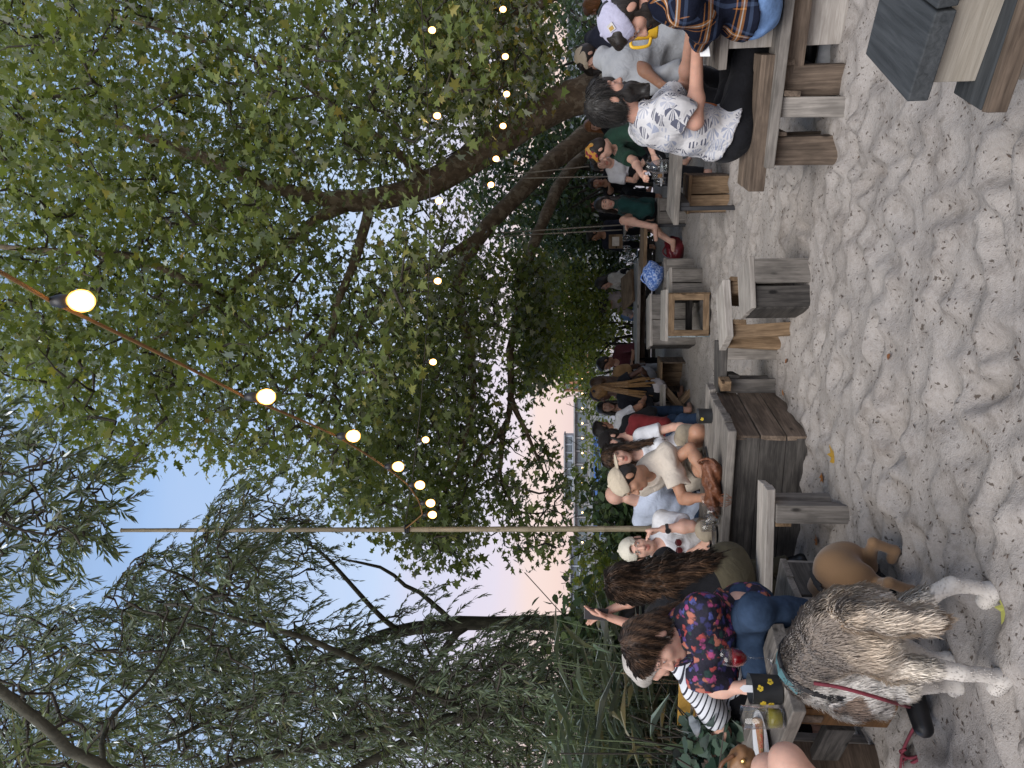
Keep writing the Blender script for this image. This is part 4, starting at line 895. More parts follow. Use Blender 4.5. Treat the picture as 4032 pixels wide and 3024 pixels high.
# --- man in cream tee and tan backward cap leaning on the table
PP('man in cream tee and tan backward cap leaning forward over the box table', (2735, 1835, 5.55), (2474, 1890, 5.12), yaw=-138, hyaw=-112, hpitch=-22, s=1.02, tone='tan', h=.007,
   hands=((2790, 1900, 4.95), (2765, 1960, 4.92)), elbows=((2718, 1765, 5.12), (2690, 1965, 5.10)), feet=((3050, 1700, 5.5), (3050, 1850, 5.4)), knees=((2745, 1700, 5.2), (2760, 1850, 5.1)),
   shirt=C_BEIGE, sleeve=.72, pants=C_KHAKI, shorts=.8, hair='crop', hcol='dark', cap=(C_CREAMC, -1), loose=.03, warp=.008, slouch=.05, curl=.7)
PP('bald man in pale blue tee with his back turned behind the box table', (2720, 2015, 6.25), (2440, 1945, 6.15), yaw=28, hyaw=40, hpitch=-12, tone='fair', h=.010, shirt=C_BLUEW, sleeve=.7, pants=D_BLUE, hair='bald', loose=.02, slouch=.06)
PP('smiling woman with long brown hair and white top facing the camera', (2700, 1775, 6.3), (2432, 1800, 6.15), yaw=170, hyaw=178, hpitch=-3, hroll=5, tone='fair', female=True, h=.009, shirt=C_WHITE, sleeve=.6, pants=C_KHAKI, hair='long', hcol='ombre', strands=5000)
PP('man in black cap and red shirt turned toward the left', (2650, 1700, 7.3), (2410, 1738, 7.2), yaw=-150, hyaw=-135, hpitch=-8, tone='fair', h=.011, shirt=C_RED, sleeve=1.6, pants=D_BLUE, hair='crop', hcol='dark', cap=(C_BLKCAP, 1), beard=.005, knees=((2690, 1660, 6.6), (2690, 1720, 6.7)), feet=((2880, 1650, 6.4), (2880, 1720, 6.5)), shorts=1.95)
PP('dark haired man in white tee with his back half turned', (2560, 1675, 8.9), (2375, 1690, 8.9), yaw=35, hyaw=50, hpitch=-10, tone='tan', h=.012, shirt=C_WHITE, sleeve=.6, pants=C_BLKP, hair='short', hcol='dark')
PP('person in black jacket and blue jeans between white tee and red shirt', (2570, 1715, 8.2), (2420, 1716, 8.3), yaw=20, hyaw=10, tone='light', h=.014, shirt=C_BLACK, sleeve=1.9, pants=D_BLUE, hair='short', hcol='dark', shorts=1.9)
PP('woman with black hair and black jacket facing the camera beyond the beer table', (2570, 1612, 10.2), (2386, 1606, 10.2), yaw=175, hyaw=168, hpitch=-5, tone='fair', female=True, h=.012, shirt=C_BLACK, sleeve=1.9, pants=C_BLKP, hair='long', hcol='dark')
PP('woman with golden brown braids, navy cap and black top seated on a box stool', (2588, 1545, 9.3), (2366, 1550, 9.3), yaw=-25, hyaw=-75, hpitch=-10, tone='dark', female=True, h=.010, shirt=cloth('black_vest', (.014, .015, .02)), sleeve=.4, pants=C_OAT, shorts=1.6, hair='braids', hcol='braid', cap=(C_NAVY, 0), hands=((2560, 1500, 9.5), (2590, 1650, 9.4)))
PP('person in tan tee with long brown hair standing close beside the braids', (2550, 1502, 9.8), (2362, 1510, 9.8), yaw=10, hyaw=0, tone='dark', female=True, h=.012, shirt=C_TAN, sleeve=.6, pants=C_GREY, hair='longback', hcol='brown')
PP('man in maroon shirt leaning over the far table with a glass', (2520, 1400, 11.4), (2383, 1432, 11.2), yaw=-150, hyaw=-120, hpitch=-25, tone='tan', h=.012, shirt=C_MAROON, sleeve=1.4, pants=C_BLKP, hair='short', hcol='dark', hands=((2500, 1450, 11), (2490, 1415, 10.9)))
PP('dark haired woman in pale pink top with her back turned by the bamboo fence', (2480, 1175, 13.0), (2385, 1205, 12.9), yaw=-30, hyaw=-60, hpitch=-20, tone='fair', female=True, h=.013, shirt=cloth('pale_pink_jersey', (.50, .42, .40)), sleeve=.9, pants=D_LIGHT, hair='short', hcol='dark')
PP('woman with long dark hair and ivory lace blouse leaning by the menu stand', (2460, 1090, 12.3), (2375, 1116, 12.2), yaw=-100, hyaw=-95, hpitch=-15, tone='fair', female=True, h=.013, shirt=C_LACE, sleeve=.9, pants=C_BLACK, hair='longback', hcol='dark')
PP('man in navy shirt sitting behind the upright menu board', (2470, 925, 13.0), (2338, 925, 12.9), yaw=-160, hyaw=-100, hpitch=-10, tone='tan', h=.013, shirt=C_NAVY, sleeve=1.8, pants=C_BLKP, hair='short', hcol='dark')
# --- woman in deep green sweater
PP('woman in deep green sweater sitting sideways with bare legs crossed', (2545, 826, 9.3), (2382, 805, 9.2), yaw=-78, hyaw=-168, hpitch=-6, tone='fair', female=True, h=.009, hands=((2478, 880, 9.15), (2490, 872, 9.2)), knees=((2456, 868, 9.1), (2560, 895, 9.3)), feet=((2570, 892, 8.95), (2640, 950, 9.2)),
   shirt=C_TEAL, sleeve=1.9, pants=C_BLKP, shorts=.45, hair='long', hcol='dark', loose=.04, warp=.008)
PP('person with dark hair and black top standing far behind the green sweater', (2450, 842, 13.5), (2332, 810, 13.4), yaw=150, hyaw=120, tone='light', h=.014, shirt=C_BLACK, sleeve=1.8, pants=C_BLKP, hair='short', hcol='brown')
PP('man in black tee with hand at his chin behind the green sweater', (2470, 712, 12.0), (2346, 722, 11.9), yaw=-150, hyaw=-160, tone='tan', h=.013, shirt=C_BLACK, sleeve=.6, pants=C_BLKP, hair='short', hcol='dark', hands=((2400, 735, 11.5), None))
PP('person in dark green tee and floral headscarf reaching for a glass', (2545, 545, 7.5), (2360, 592, 7.3), yaw=-95, hyaw=-70, hpitch=-25, tone='fair', h=.009, hands=((2530, 690, 6.75), (2570, 600, 6.9)), shirt=C_GREEN, sleeve=.85, pants=C_BLKP, hair='short', hcol='dark', cap=(headscarf(), 0), loose=.03, slouch=.08)
PP('woman with glasses and white top facing the camera past the headscarf', (2490, 648, 9.3), (2366, 644, 9.2), yaw=178, hyaw=-165, tone='fair', female=True, h=.012, shirt=C_WHITE, sleeve=.6, pants=C_BLKP, hair='short', hcol='dark')
PP('person with copper hair and black top in front of the leaning trunk', (2470, 480, 10.3), (2338, 492, 10.2), yaw=160, hyaw=-150, hpitch=-12, tone='fair', female=True, h=.012, shirt=C_BLACK, sleeve=1.8, pants=C_BLKP, hair='longback', hcol='red')
# --- bearded man
def placket(S, c): pass
bm = PP('bearded man in white palm print shirt and black trousers in profile', (2865, 530, 4.08), (2408, 400, 3.90), yaw=94, hyaw=101, hpitch=-10, s=1.04, tone='light', h=.006,
   hands=((2745, 165, 3.78), (2720, 120, 3.98)), elbows=((2738, 480, 3.80), (2700, 330, 4.3)), knees=((2942, 225, 3.96), (2905, 200, 4.15)), feet=((3215, 300, 4.02), (3200, 200, 4.2)),
   shirt=tropical(), sleeve=.78, pants=C_BLKP, shorts=1.95, shoes=SHOE_W, hair='short', hcol='salt', strands=3500, beard=.06, loose=.040, warp=.006, hemz=.035, curl=.6, slouch=.04)
q = SDF(bm['pel'] - .5, bm['pel'] + .7, .010); q.cone(bm['T'](0, .085, .12), bm['T'](0, .085, .36), .085, .06, .02, flat=(bm['Y'], .9)); sdf_obj('undershirt', q, cloth('orange_tee', (.55, .15, .03)), bm['root'])
# --- others on the right
PP('person in grey tee and black hip bag leaning away behind the bearded man', (2600, 175, 4.95), (2392, 378, 4.85), yaw=-35, hyaw=-30, hpitch=-20, s=1.05, tone='brown', h=.009, hands=((2600, 330, 4.6), (2640, 420, 4.7)), shirt=C_GREY, sleeve=.75, pants=C_BLKP, hair='short', hcol='dark', loose=.03, warp=.009, hemz=-.1, slouch=.06)
PP('person in navy tee and cream cap hunched over with a bare forearm', (2470, 130, 7.0), (2320, 222, 6.9), yaw=-60, hyaw=-80, hpitch=-20, tone='fair', h=.011, shirt=C_NAVY, sleeve=.7, pants=C_BLKP, hair='short', hcol='dark', cap=(C_CREAMC, 0), hands=((2460, 180, 6.6), None), loose=.03, slouch=.09)
PP('person in ivory lace top resting chin on hand beyond the cream cap', (2450, 262, 8.6), (2342, 262, 8.5), yaw=170, hyaw=175, tone='fair', female=True, h=.012, shirt=C_LACE, sleeve=.5, pants=C_BLKP, hair='long', hcol='dark', hands=((2372, 272, 8.2), None))
pm = PP('man in lavender cap and dark plaid flannel shirt at the right edge', (2955, 25, 3.62), (2472, 68, 3.58), yaw=-52, hyaw=-82, hpitch=-36, hroll=4, s=1.06, tone='light', h=.007,
   hands=((2748, 150, 3.92), (2752, 178, 3.76)), elbows=((2760, 60, 3.95), (2782, 92, 3.52)), knees=((2935, 40, 4.05), (2940, 110, 3.98)), feet=((3160, 40, 4.1), (3170, 90, 4.05)),
   shirt=plaid(), sleeve=1.8, pants=D_LIGHT, shorts=1.9, shoes=SHOE_B, hair='short', hcol='dark', cap=(C_LAV, -1), beard=.02, loose=.045, warp=.006, slouch=.08, hemz=.02)
ld = pm['HR'] @ unit(CAMP - pm['HT'](0, 0, 0)); ld = unit(ld + V3(0, 0, .55)); el_ = np.array([.095, .114, .101]); k_ = 1 / np.linalg.norm(ld / el_); pp_ = pm['HT'](*(ld * k_ + V3(0, -.01, .045))); nn_ = unit(pm['HR'].T @ (ld / el_ ** 2)); tt_ = unit(np.cross(nn_, pm['HR'][2])); q = MB(); q.box(pp_, (tt_, np.cross(nn_, tt_), nn_), (.036, .034, .004)); q.build('cap_patch', plain('white_patch', (.55, .53, .50), .8, bump=0), pm['root']); q = MB(); q.box(pp_ + nn_ * .0025 + tt_ * .004, (tt_, np.cross(nn_, tt_), nn_), (.018, .022, .004)); q.build('cap_patch', plain('ochre_patch', (.42, .26, .06), .8, bump=0), pm['root'])
PP('person with red brown hair and green top at the upper right edge of the crowd', (2430, 10, 9.0), (2338, 25, 8.9), yaw=20, hyaw=-30, tone='light', h=.013, shirt=C_GREEN, sleeve=.8, pants=C_BLKP, hair='short', hcol='red')
PP('dark haired person far left behind the raised arms', (2640, 2430, 6.4), (2500, 2435, 6.3), yaw=-120, hyaw=-120, tone='tan', h=.012, shirt=C_BLACK, sleeve=.8, pants=C_BLKP, hair='short', hcol='dark')
# --- knees at the bottom left
PP('person at the left edge with only bare crossed knees in view', (3040, 3640, 2.45), (2560, 3660, 2.40), yaw=78, tone='fair', h=.009, knees=((3100, 3000, 2.30), (3025, 3035, 2.55)), feet=((3560, 3460, 2.25), (3480, 3460, 2.5)), hands=((2900, 3500, 2.1), (2900, 3450, 2.7)), shirt=C_NAVY, sleeve=.6, pants=C_KHAKI, shorts=.4, shoes=SHOE_B, hair='short', hcol='brown')
# ------------------------------------------------------------------ dogs
def dog_mesh(name, S, colf, parent, mat=FURM):
    v, f, ci = S.mesh(); c = np.concatenate([colf(v, False), np.ones((len(v), 1))], 1)
    return v, f, mesh_obj(name, v, f.astype(np.int32), mat, parent, True, attrs={'col': ('FLOAT_COLOR', c)})
def n3(p, f, s): return np.sin(p[:, 0] * f + 1.7 * np.sin(p[:, 1] * f * .8 + s)) * np.sin(p[:, 1] * f * 1.1 + 1.3 * np.sin(p[:, 2] * f * .9 + s)) + .6 * np.sin(p[:, 2] * f * 1.6 + 2 * np.sin(p[:, 0] * f * 1.3 + s))
# husky seen from behind
hipR, hipL = D(3335, 2395, 2.46), D(3345, 2560, 2.40); rump = D(3275, 2460, 2.44); wit = D(3190, 2620, 2.64); chest = wit + V3(-.02, .02, -.09)
HF = unit(H2(wit - rump)); HX = np.cross(HF, UP)
pawR, pawL, pawF, pawG = D(3826, 2333, 2.46), D(3862, 2676, 2.40), D(3705, 2690, 2.66), D(3690, 2600, 2.72)
for q in (pawR, pawL, pawF, pawG): q[2] = .03
hk = thing('dog', (rump[0], rump[1], 0), 'large husky with grey brown back and cream legs seen from behind, head under the table', 'dog')
S = SDF(V3(-1.75, 2.2, -.02), V3(-.45, 3.5, .85), .009)
S.ell(rump + V3(0, .02, -.05), (.098, .12, .10), None, .05); S.ell(rump + HF * .18 + V3(0, 0, -.015), np.array([.09, .18, .102]), np.array([HX, HF, UP]), .06); S.ell(chest - HF * .02, np.array([.095, .15, .13]), np.array([HX, HF, UP]), .05)
S.cone(rump + HF * .05, wit, .09, .10, .05)
for hip, paw, sg in ((hipR, pawR, 1), (hipL, pawL, -1)):
    th = hip - UP * .06; kn_ = hip + HF * .09 + HX * sg * .01 - UP * .14; hock = V3(paw[0], paw[1], .165) - HF * .05
    S.ell(th + UP * .02, np.array([.054, .088, .092]), np.array([HX, HF, UP]), .05); S.cone(th, kn_, .06, .045, .03); S.cone(kn_, hock, .042, .024, .02); S.cone(hock, paw + UP * .01 - HF * .01, .025, .023, .012); S.cone(paw - HF * .01, paw + HF * .055, .032, .026, .015)
for sgn, paw in ((-1, pawF), (1, pawG)):
    sh_ = chest + HX * sgn * .08 - UP * .02; elb = sh_ - HF * .06 - UP * .18; 
    S.cone(sh_, elb, .058, .040, .03); S.cone(elb, paw + UP * .06, .040, .027, .02); S.cone(paw + UP * .06, paw, .028, .03, .015); S.cone(paw, paw + HF * .05, .032, .026, .01)
hd = D(3350, 2735, 2.60); nk = wit + (hd - wit) * .35 + UP * .05
S.cone(wit - UP * .03, nk - UP * .02, .085, .08, .05); S.cone(nk - UP * .02, hd, .08, .075, .04); S.ell(hd, (.08, .085, .085), None, .03); mz = hd + unit(V3(-.45, .35, -.82)) * .15; S.cone(hd, mz, .05, .032, .02)
for sg in (1, -1): eb = hd + HX * sg * .05 - HF * .02 + UP * .06; S.cone(eb, eb + HX * sg * .02 - HF * .05 + UP * .05, .028, .008, .01)
tl = [rump - HF * .10 + UP * .00, D(3360, 2425, 2.30), D(3500, 2440, 2.27), D(3640, 2446, 2.28), D(3715, 2448, 2.30)]
for q in range(4): S.cone(tl[q], tl[q + 1], (.026, .036, .038, .030)[q], (.036, .038, .030, .010)[q], .03)
S.d += (.004 * np.sin(S.ax[0][:, None, None] * 60 + 2 * np.sin(S.ax[2][None, None, :] * 25)) * np.sin(S.ax[1][None, :, None] * 55 + S.ax[2][None, None, :] * 22)).astype(np.float32)
tlA = np.array(tl)
def husky_col(p, hair):
    """markings of the coat: dark saddle, tan tail and flanks, cream legs and belly"""
    cream, tan, dk, white = np.array([.74, .66, .56]), np.array([.52, .38, .25]), np.array([.24, .195, .16]), np.array([.74, .70, .65])
    z = p[:, 2] - (rump[2] - .05); n = .03 * n3(p, 16, 1) + .035 * n3(p, 43, 2); al = (p - rump) @ HF
    top = np.clip((z + n - .005 + .10 * np.clip(al / .4, -.3, 1)) / .075, 0, 1)[:, None]; mid = np.clip((z + n + .13) / .12, 0, 1)[:, None]
    c = cream * (1 - mid) + (tan * .55 + cream * .45) * mid; c = c * (1 - top) + dk * top
    st = (np.clip(n3(p, 55, 3) - .6, 0, 1) * .8)[:, None] * top; c = c * (1 - st) + np.array([.42, .36, .30]) * st
    dt = np.min(np.linalg.norm(p[:, None, :] - tlA[None], axis=2), axis=1); t2 = np.min([np.linalg.norm(p - (tlA[q] * (1 - u) + tlA[q + 1] * u), axis=1) for q in range(4) for u in (0, .25, .5, .75)], axis=0)
    tm_ = np.clip((.062 - t2) / .016, 0, 1)[:, None] * np.clip((z < .03) * 1.0, 0, 1)[:, None]; tz = (tl[1][2] - p[:, 2])[:, None]
    tc = np.where(tz > .23, tan * .9, np.where(tz > .02, cream * .65 + tan * .35, cream * .75 + tan * .2)); spot = np.exp(-(np.linalg.norm((p - (tlA[1] * .8 + tlA[2] * .2)) / np.array([.03, .05, .055]), axis=1) ** 2))[:, None]; tc = tc * (1 - spot * .85) + np.array([.09, .05, .03]) * spot * .85
    c = c * (1 - tm_) + tc * tm_
    leg_ = np.clip((.30 - p[:, 2]) / .10, 0, 1)[:, None] * (1 - tm_); c = c * (1 - leg_) + (white * .62 + tan * .10) * leg_
    hdm = (np.linalg.norm(p - hd, axis=1) < .17)[:, None]; c = np.where(hdm, np.where((n3(p, 22, 5) > .5)[:, None], np.array([.30, .22, .17]), white), c)
    return np.clip(c, 0, 1)
v_, f_, _ = dog_mesh('body', S, husky_col, hk)
def hflow(p):
    z = np.clip((p[:, 2] - .2) / .4, 0, 1)[:, None]; fl = -HF * (.5 + .4 * z) - UP * (.95 - .35 * z); fl = np.repeat(fl, 1, 0) + .25 * np.stack([n3(p, 12, 7), n3(p, 12, 8), n3(p, 12, 9)], 1); return fl
fur_cards('fur', v_, f_, husky_col, 90000, lambda p: np.where((p[:, 2] < .24) & (np.linalg.norm(p - tlA[3], axis=1) > .16), .0045, .024) * np.where(np.linalg.norm(p - tlA[2], axis=1) < .25, 1.3, 1), hflow, hk, .24, .0017, .17, (.86, 1.16))
HARN = plain('teal_harness_webbing', (.06, .14, .155), .8, .2); HARD = plain('black_webbing', (.015, .015, .017), .7, bump=0)
u_ = unit(unit(hd - wit) * .8 + HF * .5)
def ring(c, ax, r1, r2, n=22):
    a = unit(np.cross(ax, UP)); b_ = np.cross(a, ax); return [c + a * r1 * math.cos(t) + b_ * r2 * math.sin(t) for t in np.linspace(0, 2 * math.pi, n)]
cB = wit + (chest - wit) * .55 - HF * .02; m = MB(); rr = ring(cB, HF, .128, .162)
for q0, q1 in zip(rr[:-1], rr[1:]): m.plank(q0, q1, .042, .008, up=unit((q0 + q1) / 2 - cB))
m.build('harness_band', HARN, hk); m = MB(); rr = ring(cB - HF * .03, HF, .131, .165)
for q0, q1 in zip(rr[:-1], rr[1:]): m.plank(q0, q1, .014, .010, up=unit((q0 + q1) / 2 - cB))
m.build('harness_trim', HARD, hk)
# lead from the harness to the sand
LEAD = plain('maroon_rope', (.16, .022, .035), .85, .3); p0 = D(3205, 2690, 2.46); gr = lambda x, y: G(x, y, .012)
pts = [p0, D(3300, 2705, 2.43), D(3415, 2735, 2.43), D(3525, 2768, 2.52), gr(3600, 2790) , gr(3622, 2806), gr(3612, 2840), gr(3588, 2885), gr(3566, 2930), gr(3552, 2975), gr(3545, 3040)]

def spline(pts, k=6):
    pts = np.asarray(pts, float); P = np.vstack([2 * pts[0] - pts[1], pts, 2 * pts[-1] - pts[-2]]); o = []
    for i in range(len(pts) - 1):
        a, b_, c, d = P[i:i + 4]
        for t in np.arange(k) / k: o.append(.5 * (2 * b_ + (c - a) * t + (2 * a - 5 * b_ + 4 * c - d) * t * t + (3 * b_ - a - 3 * c + d) * t ** 3))
    o.append(pts[-1]); return np.array(o)
r = thing('dog_lead', (p0[0], p0[1], 0), 'maroon rope lead running from the husky harness down onto the sand', 'dog lead'); m = MB(); m.tube(spline(pts), .0065, 8); m.build('rope', LEAD, r, smooth=True)
m = MB(); m.tube(spline([gr(3552, 2975), gr(3585, 2985), gr(3628, 2975), gr(3600, 3000), gr(3560, 3010), gr(3600, 3040)]), .0065, 8); m.tube(spline([gr(3566, 2950), gr(3545, 2960), gr(3570, 2985), gr(3560, 3000)]), .0065, 8); m.build('handle_loop', LEAD, r, smooth=True)
# short coated tan dog beyond it
bd = thing('dog', (-.95, 3.27, 0), 'small short haired tan dog with a black strap round its body, behind the husky', 'dog')
S = SDF(V3(-1.5, 2.8, -.02), V3(-.5, 3.75, .6), .009); BF = unit(V3(-.86, .50, 0)); BX = np.cross(BF, UP); bc = D(3300, 2290, 3.25)
br_, bs_ = D(3292, 2232, 3.18), D(3285, 2420, 3.42); bs_[2] = br_[2] + .01
S.cone(br_ + UP * .012, bs_, .066, .080, .05); S.ell(br_ + V3(0, 0, -.010), np.array([.068, .085, .090]), np.array([BX, BF, UP]), .05); S.ell(bs_ - UP * .02, np.array([.105, .14, .13]), np.array([BX, BF, UP]), .05)
bp = D(3482, 2168, 3.17); bp[2] = .03
for sg, pw in ((1, bp), (-1, bp - BX * .20 + BF * .03)):
    th = br_ + BX * sg * .06 - UP * .05; kn_ = th + BF * .05 - UP * .11; hock = V3(pw[0], pw[1], .125) - BF * .045; S.ell(th, np.array([.048, .08, .09]), np.array([BX, BF, UP]), .04); S.cone(th, kn_, .056, .040, .03); S.cone(kn_, hock, .036, .021, .02); S.cone(hock, pw, .022, .022, .01); S.cone(pw, pw + BF * .05, .026, .022, .01)
for sg in (1, -1):
    sh_ = bs_ + BX * sg * .075 - UP * .04; pw = V3(*(sh_ + BF * .02)[:2], .03); S.cone(sh_, pw + UP * .12, .06, .034, .03); S.cone(pw + UP * .12, pw, .03, .026, .01); S.cone(pw, pw + BF * .045, .028, .022, .01)
bh = bs_ + BF * .24 + UP * .07; S.cone(bs_ + UP * .03, bh, .09, .075, .04); S.ell(bh, (.085, .085, .08), None, .03); S.cone(bh, bh + BF * .11 - UP * .03, .05, .042, .02)
for sg in (1, -1): S.cone(bh + BX * sg * .06 + UP * .05, bh + BX * sg * .085 + UP * .09 - BF * .01, .024, .008, .01)
def tan_col(p, hair):
    c = np.tile(np.array([.20, .118, .06]), (len(p), 1)); b_ = np.clip((.17 - p[:, 2] + .02 * n3(p, 20, 1)) / .06, 0, 1)[:, None]; return c * (1 - b_ * .4) + np.array([.32, .20, .11]) * b_ * .4
v_, f_, _ = dog_mesh('body', S, tan_col, bd)
cB = br_ + BF * .10 - UP * .01; rr = ring(cB, unit(BF + V3(.25, 0, .35)), .096, .108); m = MB()
for q0, q1 in zip(rr[:-1], rr[1:]): m.plank(q0, q1, .022, .006, up=unit((q0 + q1) / 2 - cB))
m.build('strap', HARD, bd)
lp_ = thing('dog_lead', (-.85, 3.3, 0), 'black webbing lead lying in a loop on the sand beside the tan dog', 'dog lead'); m = MB()
q_ = spline([G(3395, 2330, .03), G(3440, 2320, .02), G(3466, 2270, .02), G(3452, 2228, .05), G(3425, 2222, .03), G(3440, 2262, .015), G(3462, 2225, .015)])
for a_, b_ in zip(q_[:-1], q_[1:]): m.plank(a_, b_, .016, .004)
m.build('webbing', HARD, lp_)

# ------------------------------------------------------------------ things on the tables
RED_W = NT('red_wine'); RED_W.pbr((.22, .006, .012), .05, bump=None) if 0 else RED_W.pbr((.22, .006, .012), .05); RED_W = RED_W.m
DARKW = plain('dark_red_wine', (.035, .006, .010), .08, bump=0); YEL = plain('yellow_green_drink', (.42, .36, .04), .08, bump=0); BEER = plain('amber_beer', (.45, .20, .03), .08, bump=0); CERAM = plain('white_china', (.72, .72, .73), .25, .04, bump=0); CERAMB = plain('black_plate_glaze', (.02, .02, .022), .25, bump=0); POTM = plain('black_enamel_pot', (.022, .024, .026), .45, .4); STEELM = plain('cutlery_steel', (.6, .6, .6), .2, .05, bump=0, Metallic=1.0); YPAINT = plain('yellow_enamel_paint', (.60, .42, .03), .6, bump=0); WATERM = glassmat('water_in_glass', (.95, .97, .97))
def tumbler(c, r, h, label, drink=None, fill=.4, group=None, rb=None):
    rb = rb or r * .86; o = thing('drinking_glass', c, label, 'glass', group); m = MB(); m.lathe(c, [(rb * .9, 0.001), (rb, .004), (r, h), (r - .0022, h), (rb - .0025, .012), (.001, .012)], 20); m.build('vessel', GLASS, o, smooth=True)
    if drink: f_ = fill; ri = rb + (r - rb) * f_ - .003; m = MB(); m.lathe(c, [(.001, .0125), (rb - .0035, .0125), (ri, h * f_), (.001, h * f_)], 20); m.build('drink', drink, o, smooth=True)
    return o
def wineglass(c, s, label, drink=None, group=None):
    o = thing('wine_glass', c, label, 'wine glass', group); m = MB(); m.lathe(c, [(.034 * s, .001), (.034 * s, .003), (.006 * s, .008), (.004 * s, .02), (.004 * s, .085 * s), (.012 * s, .092 * s), (.032 * s, .115 * s), (.038 * s, .140 * s), (.036 * s, .172 * s), (.031 * s, .195 * s), (.029 * s, .195 * s), (.034 * s, .170 * s), (.036 * s, .140 * s), (.030 * s, .117 * s), (.004 * s, .096 * s)], 22); m.build('vessel', GLASS, o, smooth=True)
    if drink: m = MB(); m.lathe(c, [(.001, .0965 * s), (.011 * s, .0975 * s), (.0295 * s, .118 * s), (.0352 * s, .140 * s), (.0345 * s, .152 * s), (.001, .152 * s)], 22); m.build('wine', drink, o, smooth=True)
    return o
def pot(c, r, h, label, seed, nf=5):
    o = thing('pot', c, label, 'pot'); m = MB(); m.lathe(c, [(r * .93, .001), (r * .95, .004), (r, h), (r * 1.03, h + .003), (r * .98, h + .003), (r * .93, .012), (.001, .012)], 26); m.build('vessel', POTM, o, smooth=True)
    m = MB(); g = np.random.default_rng(seed)
    for _ in range(nf):
        a = g.uniform(-2.6, -.6); z = g.uniform(.25, .8) * h; n_ = V3(math.cos(a), math.sin(a), 0); t_ = np.cross(UP, n_); rr_ = r * (.95 + .05 * z / h) + .0006; q = c + n_ * rr_ + UP * z
        for k in range(5): b_ = 2 * math.pi * k / 5 + g.uniform(0, 1); e_ = q + (t_ * math.cos(b_) + UP * math.sin(b_)) * .007; m.lathe(e_, [(.0005, .0012), (.005, .0010), (.0055, -.002)], 7, n_)
    m.build('painted_flowers', YPAINT, o); return o
tz = T1Z
wineglass(G(3036, 2594, tz), 1.0, 'wine glass of red wine standing at the far edge of the near left table', RED_W)
pot(G(3072, 2716, tz), .056, .112, 'black pot with painted yellow flowers on the near left table', 3)
o = thing('label_stick', G(3072, 2716, tz) + UP * .02, 'white plant tag sticking out of the pot with yellow flowers', 'tag'); b_ = G(3072, 2716, tz) + V3(-.005, .01, .02); m = MB(); m.prism([b_ + V3(-.014, 0, 0), b_ + V3(.014, 0, 0), b_ + V3(.014, 0, .115), b_ + V3(0, 0, .13), b_ + V3(-.014, 0, .115)], (0, .002, 0)); m.build('tag_blade', CERAM, o)
tumbler(G(3086, 2830, tz), .043, .152, 'tall glass with a shallow yellow green drink in front of the pizza plate', YEL, .36)
pc = G(3012, 2936, tz); o = thing('plate', pc, 'white china plate with a slice of pizza on the near left table', 'plate'); m = MB(); m.lathe(pc, [(.07, .001), (.085, .004), (.135, .016), (.138, .019), (.132, .018), (.084, .008), (.001, .008)], 32); m.build('dish', CERAM, o, smooth=True)
t = NT('pizza_topping'); n_ = t.noise(t.co(), 60, 3); PIZ = t.pbr(t.ramp(n_, [(.35, (.30, .13, .05)), (.5, (.48, .30, .14)), (.58, (.50, .05, .03)), (.7, (.62, .48, .30))]), .6, t.bump(n_, .6, .01))
o = thing('pizza_slice', pc + UP * .01, 'pizza slice with red topping lying on the white plate', 'food'); a = unit(V3(-.6, -.25, 0)); b_ = np.cross(UP, a); q = pc + V3(.085, .03, .012); m = MB(); m.prism([q - b_ * .045, q + a * .15 - b_ * .004, q + a * .15 + b_ * .004, q + b_ * .045], (0, 0, .014)); m.build('topping', PIZ, o, bevel=.004); m = MB(); m.tube([q - b_ * .048 + UP * .010, q - a * .006 + UP * .013, q + b_ * .048 + UP * .010], .013, 10); m.build('crust', plain('baked_crust', (.42, .24, .11), .8), o, smooth=True)
q = pc + V3(-.05, -.07, .03); o = thing('napkin', q, 'crumpled grey paper beside the pizza slice', 'napkin'); S = SDF(q - .08, q + .08, .006); S.ell(q, (.03, .03, .024), None, .01, noise=lambda x, y, z: (.010 * np.sin(90 * x + 40 * z) * np.sin(80 * y + 50 * x)).astype(np.float32)); sdf_obj('paper', S, plain('grey_paper', (.22, .20, .19), .8, .5), o)
# mid table
tz = TMZ
pot(G(2803, 1638, tz), .052, .092, 'black pot with a yellow mark at the far end of the box table', 8, 1)
tumbler(G(2786, 1960, tz), .036, .125, 'stemless glass of dark red wine at the far side of the box table', DARKW, .45); tumbler(G(2816, 1972, tz), .034, .088, 'short glass of white wine near the dark red wine', WATERM, .3)
for k, (x, y, lb) in enumerate(((2842, 2012, 'nearest clear tumbler beside the leather bag'), (2836, 2046, 'clear tumbler left of the one touching the bag'), (2822, 2072, 'clear tumbler farthest left on the box table'))): tumbler(G(x, y, tz), .040, .098, lb, group='clear tumblers on the box table')
def plate(c, r, label, mat): o = thing('plate', c, label, 'plate'); m = MB(); m.lathe(c, [(r * .5, .001), (r * .6, .003), (r * .97, .014), (r, .017), (r * .95, .016), (r * .6, .007), (.001, .007)], 28); m.build('dish', mat, o, smooth=True); return o
plate(G(2792, 2150, tz), .12, 'black plate in front of the man in the backward cap', CERAMB); plate(G(2822, 2102, tz), .085, 'small dark plate between tumblers and black plate', CERAMB)
def knife(a, b_, label): o = thing('table_knife', a, label, 'cutlery'); m = MB(); c = a + (b_ - a) * .45; m.plank(a, c, .014, .006); m.build('handle', STEELM, o, bevel=.002); m = MB(); m.plank(c, b_, .018, .002); m.build('blade', STEELM, o); return o
c = G(2792, 2150, tz); knife(c + V3(.10, -.06, .021), c + V3(-.10, -.02, .021), 'bright table knife laid across the black plate')
